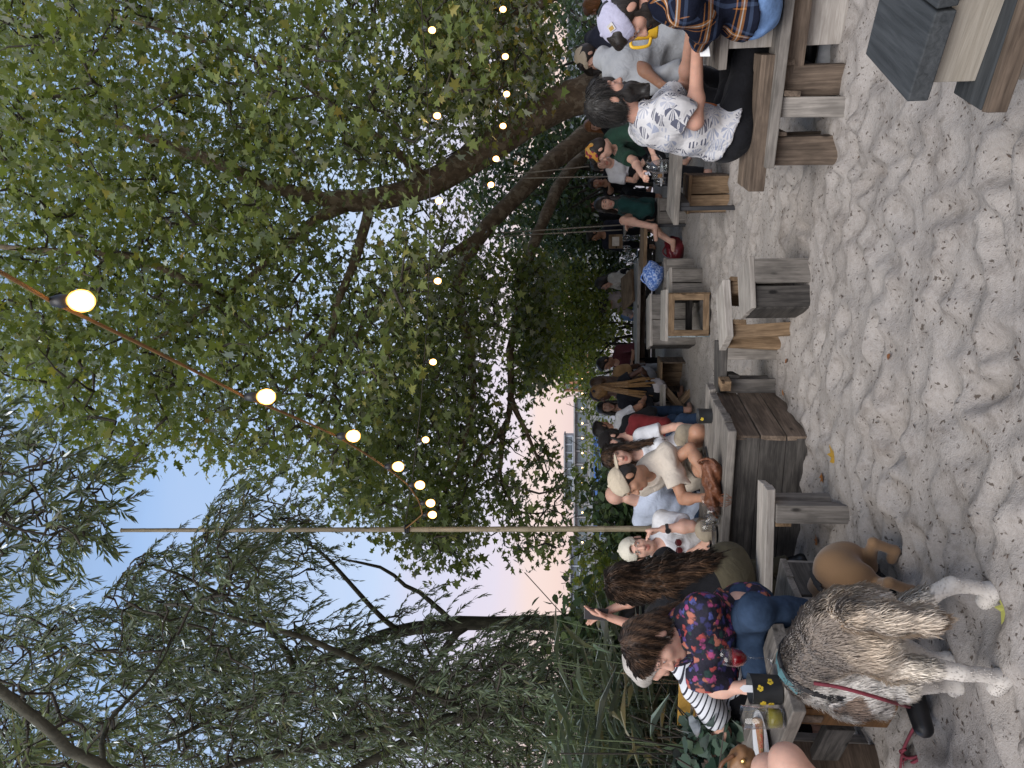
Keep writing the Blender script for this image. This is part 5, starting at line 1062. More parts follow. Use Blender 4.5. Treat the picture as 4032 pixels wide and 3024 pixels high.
c = G(2786, 1800, tz); o = thing('phone', c, 'black phone lying on the box table right of the cream tee', 'phone'); m = MB(); m.box(c + UP * .006, (unit(V3(.6, .8, 0)), unit(V3(-.8, .6, 0)), UP), (.15, .072, .009)); m.build('body', CERAMB, o, bevel=.003)
# leather bag
c = G(2838, 1905, tz); t = NT('brown_leather'); n_ = t.noise(t.co(), 30, 4); LEA = t.pbr(t.ramp(n_, [(.3, (.085, .028, .012)), (.7, (.20, .075, .035))]), .42, t.bump(t.noise(t.co(), 18, 4, dist=1.5), .7, .02), Specular_IOR_Level=.4)
o = thing('leather_bag', c, 'slouchy brown leather handbag slumped at the edge of the box table', 'bag'); S = SDF(c - .30, c + .30, .008); e_ = em; nzb = lambda x, y, z: (.010 * np.sin(48 * x + 3 * np.sin(30 * z)) * np.sin(40 * z + 20 * y)).astype(np.float32)
S.ell(c + UP * .06 - e_ * .07, np.array([.10, .06, .068]), np.array([e_, np.cross(UP, e_), UP]), .03, noise=nzb); S.ell(c + UP * .05 + e_ * .05 - fm * .01, np.array([.11, .065, .055]), np.array([e_, np.cross(UP, e_), UP]), .03, noise=nzb); S.cone(c + UP * .04 + e_ * .10 - fm * .04, c + UP * .03 + e_ * .17 - fm * .045, .04, .028, .03, noise=nzb); S.cone(c + e_ * .0 - fm * .085 + UP * .05, c + e_ * .06 - fm * .085 + UP * .01, .030, .024, .02, noise=nzb); sdf_obj('pouch', S, LEA, o)
m = MB(); m.tube(spline([c + UP * .10 - e_ * .12, c + UP * .15 - e_ * .16 - fm * .02, c + UP * .09 - e_ * .185 - fm * .03, c + UP * .04 - e_ * .15 - fm * .05]), .008, 8); m.tube(spline([c + e_ * .12 + UP * .06 - fm * .05, c + e_ * .16 + UP * .05 - fm * .08, c + e_ * .20 + UP * .02 - fm * .06, c + e_ * .17 + UP * .05]), .009, 8); m.build('strap', LEA, o, smooth=True)
m = MB()
for k in range(7): q = c + e_ * (.02 + .012 * k) - fm * .105 + UP * .02; m.tube([q, q - UP * .03 - fm * .015 + e_ * rng.normal(0, .008), q - UP * .065 - fm * .018 + e_ * rng.normal(0, .014)], [.004, .003, .002], 5)
m.build('tassels', LEA, o)
# jug table
def jug(c, s, label): o = thing('glass_jug', c, label, 'jug'); m = MB(); m.lathe(c, [(.055 * s, .001), (.062 * s, .01), (.068 * s, .08 * s), (.058 * s, .14 * s), (.045 * s, .17 * s), (.05 * s, .21 * s), (.047 * s, .21 * s), (.042 * s, .17 * s), (.055 * s, .14 * s), (.064 * s, .08 * s), (.05 * s, .014), (.001, .014)], 20); m.build('vessel', GLASS, o, smooth=True); m = MB(); m.tube(spline([c + V3(.05 * s, 0, .19 * s), c + V3(.105 * s, 0, .17 * s), c + V3(.10 * s, 0, .09 * s), c + V3(.066 * s, 0, .06 * s)]), .007, 8); m.build('handle', GLASS, o, smooth=True); m = MB(); m.lathe(c, [(.001, .015), (.049 * s, .015), (.063 * s, .08 * s), (.061 * s, .10 * s), (.001, .10 * s)], 20); m.build('water', WATERM, o, smooth=True); return o
jug(G(2632, 655, .53), 1.0, 'glass water jug with handle on the weathered table behind the bearded man'); tumbler(G(2612, 690, .53), .038, .11, 'glass of amber beer beside the water jug', BEER, .5); tumbler(G(2620, 712, .53), .036, .10, 'empty tumbler on white plate left of the water jug'); plate(G(2618, 660, .53) + V3(-.02, .14, .0), .12, 'white plate under the glasses behind the water jug', CERAM)
# wine table
wineglass(G(2516, 936, .53) , 1.15, 'empty wine glass on the warm brown table, right of the pair', group='wine glasses on the far table'); wineglass(G(2518, 978, .53), 1.15, 'empty wine glass on the warm brown table, left of the pair', group='wine glasses on the far table'); jug(G(2512, 1022, .53), .95, 'small glass carafe at the left end of the warm brown table'); tumbler(G(2514, 950, .53) + V3(.06, .06, 0), .034, .09, 'short tumbler between the two empty wine glasses')
c = G(2514, 1000, .53); plate(c, .07, 'low black dish between the wine glasses and carafe', CERAMB)
# menu boards
def board(a, w_, h_, tilt, yaw, label): 
    e_ = V3(math.cos(math.radians(yaw)), math.sin(math.radians(yaw)), 0); f_ = np.cross(UP, e_); t_ = math.radians(tilt); u2 = UP * math.cos(t_) + f_ * math.sin(t_); n_ = np.cross(e_, u2); o = thing('menu_board', a, label, 'menu board'); m = MB(); m.box(a + u2 * h_ / 2, (e_, u2, n_), (w_, h_, .02)); m.build('panel', W_WARM, o, bevel=.002); m = MB()
    for k in (-1, 1): m.box(a + e_ * k * (w_ / 2 - .015) + u2 * h_ / 2 - n_ * .02, (u2, e_, n_), (h_, .03, .03)); 
    m.box(a + u2 * .012 - n_ * .022, (e_, u2, n_), (w_ - .064, .024, .03)); m.build('frame', W_WARM, o, bevel=.002); return o, e_, u2, n_
o, e_, u2, n_ = board(D(2452, 950, 10.4), .20, .20, 8, -8, 'upright wooden menu board with pale paper on the far table'); m = MB(); a = D(2452, 950, 10.4); m.box(a + u2 * .10 + n_ * .0125, (e_, u2, n_), (.13, .10, .002)); m.box(a + u2 * .10 - n_ * .0125, (e_, u2, n_), (.13, .10, .002)); m.build('paper', C_LACE, o)
board(D(2490, 1120, 10.6), .55, .30, 62, 25, 'tilted slatted wooden board leaning in front of the lace blouse')
# blue bag on a stool, basket under it, maroon bag under the wine table
def sack(c, rad, label, mat, name='cloth_bag', cat='bag', amp=.02, strap=True):
    o = thing(name, c, label, cat); R_ = max(rad) + .1; S = SDF(c - R_, c + R_ + np.array([0, 0, rad[2]]), .012); nf = lambda x, y, z: (amp * np.sin(22 * x + 2 * np.sin(18 * z)) * np.sin(20 * z + 14 * y)).astype(np.float32); S.ell(c + UP * rad[2] * .8, rad, None, .03, noise=nf); S.ell(c + UP * rad[2] * 1.3 + V3(rad[0] * .4, 0, 0), np.array(rad) * .55, None, .04, noise=nf); sdf_obj('pouch', S, mat, o)
    if strap: m = MB(); m.tube(spline([c + V3(-rad[0] * .6, -.02, rad[2] * 1.5), c + V3(-rad[0] * .2, -.06, rad[2] * 2.1), c + V3(rad[0] * .4, -.04, rad[2] * 1.7)]), .010, 8); m.build('strap', mat, o, smooth=True)
    return o
t = NT('blue_patterned_cotton'); n_ = t.noise(t.co(), 40, 3); BLUEC = t.pbr(t.ramp(n_, [(.42, (.06, .14, .42)), (.5, (.16, .28, .62)), (.58, (.42, .50, .70))]), .9)
c = D(2635, 1086, 8.55); c[2] = .37; sack(c, (.17, .14, .12), 'blue patterned cotton bag flopped over a grey board stool', BLUEC)
box_stool((c[0], c[1] + .05), 10, .36, .32, .36, 'grey board stool under the blue patterned bag', (W_GREY, W_GREY, W_DARK))
c = D(2640, 985, 9.35); c[2] = .0; sack(c, (.17, .12, .13), 'dark red glossy bag on the sand under the warm brown table', plain('dark_red_leather', (.12, .010, .016), .35), name='handbag')
c = D(2590, 112, 4.3); o = thing('yellow_jug', c, 'bright yellow plastic jug behind the lavender cap and grey tee', 'jug'); m = MB(); YP = plain('yellow_plastic', (.70, .42, .03), .4, .08, bump=0); m.lathe(c, [(.05, 0), (.055, .01), (.062, .15), (.05, .19), (.046, .19), (.05, .02), (.001, .015)], 18); m.build('vessel', YP, o, smooth=True); m = MB(); m.tube(spline([c + V3(-.055, -.01, .16), c + V3(-.11, -.01, .15), c + V3(-.105, -.01, .06), c + V3(-.058, -.01, .04)]), .010, 8); m.build('handle', YP, o, smooth=True)
# small paper napkin in the hands of the two men at right
c = D(2772, 185, 3.7); o = thing('paper_note', c, 'small white card between the hands at the slab table', 'paper'); m = MB(); m.box(c, (unit(V3(.8, -.4, .2)), unit(V3(.3, .6, .7)), unit(np.cross(V3(.8, -.4, .2), V3(.3, .6, .7)))), (.09, .06, .002)); m.build('card', CERAM, o)
for x, y, lb in ((2508, 1630, 'beer glass farther from the white tee on the grey table'), (2512, 1655, 'beer glass nearer the white tee on the grey table')): tumbler(D(x, y, 9.35) * V3(1, 1, 0) + UP * .50, .045, .16, lb, BEER, .6, 'beer glasses on the grey table')
# woven handbag at the left edge
c = D(2925, 3030, 2.85); o = thing('straw_handbag', c, 'brown leather handbag with brass studs at the left edge by the knees', 'bag'); S = SDF(c - .26, c + .26, .008); S.ell(c, (.095, .06, .065), None, .02, noise=lambda x, y, z: (.004 * np.sin(120 * x) * np.sin(130 * z)).astype(np.float32)); S.plane(c + UP * .055, UP); sdf_obj('pouch', S, plain('tan_leather', (.24, .12, .05), .5, .3), o); m = MB(); m.tube(spline([c + V3(-.07, -.03, .04), c + V3(-.04, -.04, .09), c + V3(.035, -.04, .09), c + V3(.07, -.03, .04)]), .008, 8); m.build('strap', plain('dark_tan_strap', (.16, .07, .03), .5), o, smooth=True); m = MB()
for k in range(4): m.lathe(c + V3(-.06 + .04 * k, -.056, .02 - .01 * (k % 2)), [(.001, -.008), (.009, -.006), (.009, .004), (.001, .006)], 10, V3(0, -1, .2))
tag(m.build('studs', plain('brass', (.6, .42, .16), .3, bump=0, Metallic=1.0), o), kind='stuff')
# yellow sign with a plain white card
a = D(2775, 2775, 4.15); o = thing('sign_board', a, 'yellow board sign with a white card behind the near left table', 'sign'); e_ = unit(V3(.93, -.25, 0)); n_ = np.cross(e_, UP); 
m = MB(); m.box(a, (e_, UP, n_), (.28, .30, .02)); m.build('board', plain('ochre_board', (.48, .27, .05), .7), o, bevel=.002); m = MB(); m.box(a + V3(.0, 0, -.03) + n_ * .0125, (e_, UP, n_), (.17, .16, .003)); m.build('card', CERAM, o); m = MB()
for i in range(6):
    for j in range(2):
        if (i + j) % 2: m.box(a + n_ * .0125 + e_ * (-.0775 + .031 * i) + UP * (-.125 - .02 * j), (e_, UP, n_), (.031, .02, .004))
m.build('check_border', SHOE_B, o); m = MB(); m.box(a - UP * .32 - n_ * .015, (UP, e_, n_), (.9, .04, .03)); m.build('stake', W_BROWN, o)

# ------------------------------------------------------------------ pole, lights, ropes, fence
BAMB = wood('bamboo', (.17, .135, .085), (.36, .31, .21), stain=.1, tint=.05, rough=.55)
pb = D(2500, 2072, 5.9); pt = D(478, 2088, 5.9); pb[2] = -.1; o = thing('bamboo_pole', (pb[0], pb[1], 0), 'tall bamboo pole carrying the light strings behind the box table', 'pole'); m = MB(); L = 26
ps = [pb + (pt - pb) * k / L for k in range(L + 1)]; P_, R_ = [], []
for k in range(L): r_ = .026 - .010 * k / L; P_ += [ps[k], ps[k] + (ps[k + 1] - ps[k]) * .46, ps[k] + (ps[k + 1] - ps[k]) * .94, ps[k] + (ps[k + 1] - ps[k]) * .97]; R_ += [r_ * 1.08, r_, r_, r_ * 1.08]
m.tube(P_ + [ps[-1]], np.array(R_ + [.02]), 12); m.build('pole', BAMB, o, smooth=True); m = MB(); q = D(1610, 2082, 5.9)
for k in range(3): m.tube([q + V3(.03 * math.cos(t), .03 * math.sin(t), .015 * k + .004 * math.sin(t)) for t in np.linspace(0, 6.28, 14)], .008, 6)
m.build('lashing', HARD, o, smooth=True)
BULB = NT('warm_bulb_glow'); lw_ = BULB.n('LayerWeight', {'Blend': .5}); e = BULB.n('Emission', {'Color': BULB.ramp(lw_.outputs['Facing'], [(.25, (1, .62, .25)), (.8, (1, .42, .07))]), 'Strength': BULB.math('MULTIPLY_ADD', BULB.math('POWER', BULB.math('SUBTRACT', 1.0, lw_.outputs['Facing']), 1.6), 11.0, .9)}); BULB.L(e.outputs[0], BULB.out.inputs[0]); CABLE = plain('orange_brown_cable', (.20, .10, .03), .7, bump=0); CABD = plain('dark_cable', (.03, .025, .02), .7, bump=0)
lb0 = thing('light_bulb', (0, 0, 0), 'x', 'light bulb'); m = MB(); m.lathe(V3(0, 0, 0), [(.001, -.100), (.014, -.098), (.027, -.085), (.031, -.068), (.026, -.048), (.014, -.034), (.001, -.033)], 16); m.build('glass', BULB.m, lb0, smooth=True); m = MB(); m.lathe(V3(0, 0, 0), [(.001, -.0335), (.016, -.034), (.019, -.010), (.014, .012), (.001, .014)], 12); m.build('socket', METAL_BLK, lb0, smooth=True)
BULB_AT = []
def string(pts, label, glabel, group, names, cabm, rad=.006, sag=.04, ends=(), bs=1.0):
    """bulbs hang from the cable; pts are the bulb positions"""
    pts = [np.asarray(p, float) + UP * .066 for p in pts]; full = list(ends[:1]) + pts + list(ends[1:]); path = []
    for a, b_ in zip(full[:-1], full[1:]):
        for t_ in np.arange(8) / 8: path.append(a + (b_ - a) * t_ - UP * sag * np.linalg.norm(b_ - a) * 4 * t_ * (1 - t_) * .25 + UP * .018)
    path.append(full[-1] + UP * .018); o = thing('light_cable', tuple(full[len(full) // 2]), label, 'cable'); m = MB(); m.tube(path, rad, 8); m.build('cord', cabm, o, smooth=True)
    for k, p in enumerate(pts): BULB_AT.append(p - UP * .066); dup(lb0, p, rng.uniform(0, 6), names[k] if isinstance(names, list) else names, bs)['group'] = group
near_p = [DD(175, 650, 1.75), DD(575, 857, 2.55), DD(763, 942, 3.35), DD(860, 1008, 4.1), DD(907, 1048, 4.75), DD(930, 1087, 5.25), DD(934, 1112, 5.6)]
string(near_p, 'thick orange lit cable dropping from the top of the view to the bamboo pole', '', 'bulbs on the near light string', ['largest glowing bulb, highest on the near string', 'second largest glowing bulb on the near string', 'third bulb down the near string from the top', 'fourth bulb down the near string from the top', 'fifth bulb down the near string toward the pole', 'last but one bulb of the near string before the pole', 'bulb of the near string closest to the bamboo pole'], CABLE, .0055, ends=(DD(-60, 545, 1.45), DD(880, 1142, 5.88)))
mid_p = [DD(y_, x_, d_) for x_, y_, d_ in ((950, 922, 5.7), (782, 938, 5.65), (607, 948, 5.6), (434, 951, 5.55), (250, 947, 5.5), (65, 936, 5.5))]
string(mid_p, 'thin dark cable running level across the plane tree crown', '', 'bulbs on the level light string', 'bulb on the level string crossing the plane tree crown', CABD, .004, ends=(DD(880, 1130, 5.9), DD(905, -110, 5.5)), bs=.85)
far_p = [DD(x_, y_, d_) for x_, y_, d_ in ((1088, 20, 6.6), (1093, 122, 6.65), (1096, 203, 6.7), (1088, 272, 6.75), (1073, 343, 6.8), (1062, 399, 6.8))]
string(far_p, 'low dark cable strung in front of the leaning trunk', '', 'bulbs on the low right light string', 'bulb on the low string in front of the leaning trunk', CABD, .004, ends=(DD(1075, -80, 6.6), DD(1040, 450, 7.4)), bs=.9)
lb0.name = 'light_bulb_pattern'
for ch in list(lb0.children): bpy.data.objects.remove(ch)
bpy.data.objects.remove(lb0)
ROPE = plain('pale_rope', (.34, .31, .26), .9, bump=0)
for (a0, a1, b0, b1, lb) in (((2320, 655, 9.6), (1985, 690, 9.6), (2440, 694, 9.6), (1990, 703, 9.6), 'rope swing with pale seat hanging in front of the second trunk on the right'), ((2455, 885, 9.9), (1850, 925, 9.9), (2448, 905, 9.9), (1880, 935, 9.9), 'rope swing with pale frame hanging left of the green sweater')):
    o = thing('rope_swing', tuple(D(*a0) * V3(1, 1, 0)), lb, 'swing')
    for q0, q1 in ((a0, a1), (b0, b1)): m = MB(); m.tube([D(*q0), (D(*q0) + D(*q1)) / 2, D(*q1)], .009, 6); m.build('rope', ROPE, o, smooth=True)
    m = MB(); A, B_ = D(*a0), D(*b0); zz = min(A[2], B_[2]) - .02; m.plank(V3(A[0] - .12, A[1], zz), V3(A[0] + .30, A[1] + .05, zz), .22, .03); m.build('seat', W_PALE, o, bevel=.003)
o = thing('bamboo_fence', (1.2, 14.2, 0), 'low fence of thin upright bamboo canes behind the pale pink top', 'fence'); m = MB(); a, b_ = D(2500, 1175, 14.3), D(2500, 1345, 14.2); CANE = plain('green_bamboo_cane', (.22, .25, .09), .7, .3, bump=0)
for k in range(34): q = a + (b_ - a) * k / 33; m.tube([V3(q[0], q[1], -.1), V3(q[0] + rng.normal(0, .01), q[1], .36 + rng.normal(0, .03))], .011, 6)
m.build('canes', CANE, o, smooth=True); m = MB()
for z_ in (.08, .28): m.tube([V3(a[0] - .05, a[1] - .02, z_), V3(b_[0] + .05, b_[1] - .02, z_)], .012, 6)
m.build('rails', CANE, o, smooth=True)
o = thing('plank_fence', (.9, 13.0, 0), 'low dark board edge in front of the bamboo fence', 'fence'); m = MB()
for k in range(2): m.plank(V3(-.4, 13.2, -.02 + .11 * k), V3(2.6, 12.8, -.02 + .11 * k), .04, .10)
m.build('boards', W_DARK, o)
# fallen leaves one can count
LEAFY = leafmat('fallen_leaf', [(0, (.42, .25, .04)), (.4, (.35, .14, .04)), (.7, (.22, .09, .04)), (1, (.42, .42, .12))], .2)
spots = [(1803, 978, .10, 0, 'bright orange fallen leaf on the sand in front of the box table'), (2170, 1325, .085, 1, 'yellow green fallen leaf on the sand right of the husky paws'), (1768, 1165, .06, .6, 'rust red fallen leaf on the sand near the plank bench leg'), (1770, 1035, .06, .4, 'small brown leaf at the foot of the plank bench'), (1640, 845, .07, .65, 'curled brown leaf at the corner of the box table'), (1698, 848, .05, .45, 'tan leaf on the sand right of the box table'), (1985, 1450, .07, .95, 'dark olive leaf under the husky forepaw'), (1615, 820, .09, .5, 'brown leaf against the box table base'), (1700, 780, .05, .7, 'dark crumpled leaf between box table and square stool'), (1935, 770, .045, .7, 'tiny dark leaf on open sand below the square stool'), (1855, 250, .05, .55, 'reddish leaf on the sand by the charcoal table')]
for x, y, s_, ti, lb in spots:
    p = G(x * K, y * K, 0); p[2] = sandz(p[0], p[1]) + .006; Y_ = unit(V3(rng.normal(), rng.normal(), .05)); T_ = np.array([(0, 0), (.17, -.06), (.50, .08), (.27, .28), (.57, .55), (.21, .55), (0, 1), (-.21, .55), (-.57, .55), (-.27, .28), (-.50, .08), (-.17, -.06)]) if s_ > .055 else np.array([(0, 0), (.3, .3), (.25, .7), (0, 1), (-.25, .7), (-.3, .3)])
    X_ = unit(np.cross(Y_, UP)); vv_ = [p + s_ * (X_ * a * .9 + Y_ * (b_ - .5) + UP * (.22 * abs(a) + .15 * (b_ - .5) ** 2)) for a, b_ in T_]
    cc = np.mean(vv_, 0); vv_ = vv_ + [cc - UP * .002]; n_ = len(T_); q = mesh_obj('fallen_leaf', vv_, [(k, (k + 1) % n_, n_) for k in range(n_)], LEAFY, attrs={'tint': ('FLOAT', np.full(n_ + 1, ti))}); tag(q, lb, 'leaf')
# ------------------------------------------------------------------ vegetation
def inpoly(px, py, poly):
    c = np.zeros(len(px), bool); n = len(poly)
    for i in range(n):
        (x0, y0), (x1, y1) = poly[i], poly[i - 1]
        m = ((y0 > py) != (y1 > py)) & (px < (x1 - x0) * (py - y0) / (y1 - y0 + 1e-9) + x0); c ^= m
    return c
def region(poly, n, d0, d1, hole=None, pw=1.0):
    """n crown points spread through the wedge of space a crown fills, between distances d0 and d1"""
    P = np.array(poly, float); lo, hi = P.min(0), P.max(0); out = []
    while len(out) < n:
        x, y = rng.uniform(lo[0], hi[0], n * 3), rng.uniform(lo[1], hi[1], n * 3); m = inpoly(x, y, poly)
        if hole is not None: m &= ~np.array([any(inpoly(np.array([a]), np.array([b]), h)[0] for h in hole) and rng.random() < .93 for a, b in zip(x, y)])
        out += [DD(a, b, d0 + (d1 - d0) * rng.random() ** pw) for a, b in zip(x[m], y[m])]
    return np.array(out[:n])
PLANE_T = np.array([(0, 0), (.17, -.06), (.50, .08), (.27, .28), (.57, .55), (.21, .55), (0, 1), (-.21, .55), (-.57, .55), (-.27, .28), (-.50, .08), (-.17, -.06)], float)
LANCE_T = np.array([(0, 0), (.085, .28), (.07, .62), (0, 1), (-.07, .62), (-.085, .28)], float)
OVAL_T = np.array([(0, 0), (.26, .2), (.30, .5), (.16, .8), (0, 1), (-.16, .8), (-.30, .5), (-.26, .2)], float)
HEART_T = np.array([(0, .05), (.25, -.08), (.48, .15), (.42, .5), (.2, .8), (0, 1), (-.2, .8), (-.42, .5), (-.48, .15), (-.25, -.08)], float)
def leaves(name, P, Y, N, size, T, mat, parent, tint=None, fold=.14, droop=.18, kind=None):
    P = np.asarray(P, float); n = len(P); Y = Y / (np.linalg.norm(Y, axis=1)[:, None] + 1e-9); N = N - Y * (N * Y).sum(1)[:, None]; N /= np.linalg.norm(N, axis=1)[:, None] + 1e-9
    X = np.cross(Y, N); size = np.broadcast_to(size, (n,)); m = len(T)
    z = fold * np.abs(T[:, 0]) - droop * T[:, 1] ** 2
    v = P[:, None, :] + size[:, None, None] * (X[:, None, :] * T[None, :, 0, None] + Y[:, None, :] * T[None, :, 1, None] + N[:, None, :] * z[None, :, None])
    F = np.arange(n * m).reshape(n, m); tint = rng.random(n) if tint is None else tint
    return mesh_obj(name, v.reshape(-1, 3), F.astype(np.int32), mat, parent, attrs={'tint': ('FLOAT', np.repeat(tint, m))})
def smooth(pts, rad, st=.22):
    """resample a limb as a smooth curve"""
    pts = np.asarray(pts, float); rad = np.asarray(rad, float); P = np.vstack([2 * pts[0] - pts[1], pts, 2 * pts[-1] - pts[-2]]); o = []; r = []
    for i in range(len(pts) - 1):
        a, b, c, d = P[i:i + 4]; k = max(2, int(np.linalg.norm(c - b) / st))
        for t in np.arange(k) / k:
            o.append(.5 * (2 * b + (c - a) * t + (2 * a - 5 * b + 4 * c - d) * t * t + (3 * b - a - 3 * c + d) * t ** 3)); r.append(rad[i] + (rad[i + 1] - rad[i]) * t)
    o.append(pts[-1]); r.append(rad[-1]); return np.array(o), np.array(r)
def bark(name, lo, hi, patch=None, sz=3.0):
    t = NT(name); v = t.co(); n = t.noise(t.vmath('MULTIPLY', v, (16, 16, 5)), 1.0, 6, .65, dist=.8); c = t.ramp(n, [(.3, lo), (.7, hi)])
    if patch: c = t.mix(t.ramp(t.noise(v, 9, 4, .6), [(.52, (0, 0, 0)), (.58, (.7, .7, .7))]), c, patch)
    return t.pbr(c, .9, t.bump(n, .8, .02), Specular_IOR_Level=.15)
BARK_P = bark('plane_bark', (.10, .078, .056), (.23, .175, .12), (.32, .27, .195)); BARK_W = bark('willow_bark', (.035, .034, .026), (.12, .115, .085)); TWIG = plain('twig_bark', (.045, .038, .028), .9, bump=0)
def grow(tree, limbs, targets, barkm, twig_n=4, r_base=.012, sag=.12, up=.0, sides=12):
    """limbs: list of (points, radii); every crown point is joined to the nearest wood by its own bent twig"""
    big = MB(); nodes = []
    for pts, rad in limbs:
        p, r = smooth(pts, rad); big.tube(p + rng.normal(0, .008, p.shape), r * (1 + rng.normal(0, .03, len(r))), sides); nodes.append(p[len(p) // 4:] if len(p) > 8 else p)
    big.build('trunk', barkm, tree, smooth=True)
    nd = np.concatenate(nodes); tw = MB(); dirs = np.zeros_like(targets)
    cap = np.zeros((len(nd) + len(targets) * 4, 3)); cap[:len(nd)] = nd; n = len(nd)
    order = np.argsort([np.min(((nd - t) ** 2).sum(1)) for t in targets])
    for k in order:
        t = targets[k]; q = ((cap[:n] - t) ** 2).sum(1); a = cap[int(np.argmin(q))]; L = math.sqrt(q.min())
        if L < .02: dirs[k] = UP; continue
        m1 = a + (t - a) * .35 + rng.normal(0, .10, 3) * L + UP * up * L; m2 = a + (t - a) * .7 + rng.normal(0, .07, 3) * L + UP * up * L
        p = np.array([a, m1, m2, t]); tw.tube(p, np.array([r_base + .011 * L, .008 + .006 * L, .006 + .003 * L, .003]), twig_n, caps=False)
        cap[n:n + 3] = p[1:]; n += 3; dirs[k] = unit(t - m2)
    tag(tw.build('twigs', TWIG, tree, smooth=True), kind='stuff')
    return dirs
def scatter(P, n, spread):
    """n leaf points round every crown point; twigs have been pruned round the lamps"""
    i = np.repeat(np.arange(len(P)), n); Q = P[i] + rng.normal(0, spread, (len(i), 3)) * np.array([1, 1, .75]); d = Q - CAMP; R_ = np.linalg.norm(d, axis=1); d /= R_[:, None]; ok = np.ones(len(Q), bool)
    for b_ in BULB_AT:
        u = b_ - CAMP; L = np.linalg.norm(u); ok &= ~((np.linalg.norm(np.cross(d, u / L), axis=1) < .017) & (R_ < L + .1) & ((d @ u) > 0))
    return i[ok], Q[ok]
def orient(n, down=.45, tilt=.6):
    a = rng.uniform(0, 2 * math.pi, n); Y = np.stack([np.cos(a), np.sin(a), -down + rng.normal(0, .35, n)], 1); N = np.stack([rng.normal(0, tilt, n), rng.normal(0, tilt, n) - .25, np.ones(n)], 1); return Y, N
L_PLANE = leafmat('plane_leaf', [(0, (.10, .135, .045)), (.4, (.15, .20, .062)), (.8, (.22, .265, .085)), (.95, (.36, .34, .10)), (1, (.38, .23, .09))], .55)
L_WILLOW = leafmat('willow_leaf', [(0, (.085, .11, .07)), (.5, (.135, .18, .10)), (.9, (.21, .255, .15)), (1, (.24, .22, .12))], .42)
L_DARK = leafmat('dark_leaf', [(0, (.035, .062, .028)), (.6, (.07, .115, .045)), (1, (.13, .17, .06))], .4)
L_LIGHT = leafmat('light_leaf', [(0, (.18, .24, .07)), (.6, (.28, .34, .09)), (1, (.42, .42, .12))], .68)
L_IVY = leafmat('ivy_leaf', [(0, (.020, .045, .028)), (.6, (.040, .078, .048)), (1, (.085, .125, .075))], .2, .25)
def limb(pts): return [DD(x, y, d) for x, y, d, _ in pts], [r for *_, r in pts]
def ground_base(x, y, d): 
    q = DD(x, y, d); return V3(q[0], q[1], -.2)
def foot(pts, base_r, shift=(0, 0)):
    p, r = limb(pts); b_ = V3(p[0][0] + shift[0], p[0][1] + shift[1], -.25); return [b_] + p, [base_r] + r
def tree(name, label, first, group=None):
    b_ = first[0][0]; return thing(name, (b_[0], b_[1], 0), label, 'tree', group)

def clear(T, lims, w=34, keep=.12):
    """leave the bare stretch of a trunk open: drop crown points hanging in front of it"""
    ok = np.ones(len(T), bool)
    for pts, rad in lims:
        p, r = smooth(pts, rad, .12)
        for k, t in enumerate(T):
            d = t - CAMP; L = np.linalg.norm(d); u = d / L; q = p - CAMP; along = q @ u; off = np.linalg.norm(q - along[:, None] * u, axis=1) / along * 1536
            m = off < w + r / along * 1536
            if m.any() and L < along[m].max() - .1 and rng.random() > keep: ok[k] = False
    return T[ok]
# leaning plane tree on the right, its crown over the whole right side
A0 = foot([(1300, 185, 9.0, .30), (1230, 215, 8.95, .285), (1170, 245, 8.9, .27), (1085, 300, 8.7, .25), (1000, 355, 8.5, .225), (930, 395, 8.3, .205), (860, 420, 8.1, .175), (790, 432, 7.9, .16), (740, 432, 7.8, .14)], .40, (.9, .1)); A0 = (A0[0], [r * 0.78 for r in A0[1]])
A1 = limb([(770, 430, 7.85, .13), (700, 428, 7.7, .115), (640, 418, 7.6, .11), (560, 390, 7.4, .10), (500, 365, 7.2, .09), (430, 335, 7.1, .08), (365, 318, 7.0, .075), (250, 270, 6.8, .04), (120, 230, 6.6, .02)])
A2 = limb([(760, 436, 7.85, .10), (690, 470, 7.7, .09), (620, 530, 7.5, .075), (560, 585, 7.3, .06), (480, 640, 7.0, .045), (400, 700, 6.7, .03), (280, 760, 6.4, .02)])
A3 = limb([(800, 440, 7.9, .085), (780, 520, 7.8, .075), (750, 600, 7.6, .062), (728, 660, 7.5, .05), (715, 730, 7.4, .04), (650, 800, 7.2, .025), (560, 900, 7.0, .015)])
A4 = limb([(480, 640, 7.0, .05), (400, 600, 6.6, .045), (290, 555, 6.3, .04), (150, 545, 6.0, .035), (0, 530, 5.8, .03), (-80, 520, 5.7, .02)])
A5 = limb([(930, 395, 8.3, .08), (860, 330, 7.6, .06), (760, 260, 7.0, .05), (620, 160, 6.5, .035), (450, 90, 6.1, .02), (250, 40, 5.8, .015)])
A1, A2, A3, A4, A5 = [(p_, [x * .75 for x in r_]) for p_, r_ in (A1, A2, A3, A4, A5)]
ta = tree('plane_tree', 'large leaning plane tree whose thick bare trunk crosses the right half of the view', A0)
PA1 = [(-90, -90), (-90, 780), (60, 860), (180, 985), (262, 1050), (330, 960), (430, 925), (470, 1020), (600, 1000), (690, 1050), (760, 1000), (860, 800), (980, 560), (1010, 300), (1090, 200), (1090, -90)]
HOLES = [[(520, 860), (560, 830), (600, 900), (560, 930)], [(30, 480), (60, 470), (120, 520), (60, 560)], [(380, 20), (420, 20), (420, 80), (385, 90)]]
TA = clear(region(PA1, 1500, 5.2, 10.5, HOLES), [(A0[0][1:], A0[1][1:]), (A1[0][:7], A1[1][:7]), A3], 30, .05)
grow(ta, [A0, A1, A2, A3, A4, A5], TA, BARK_P)
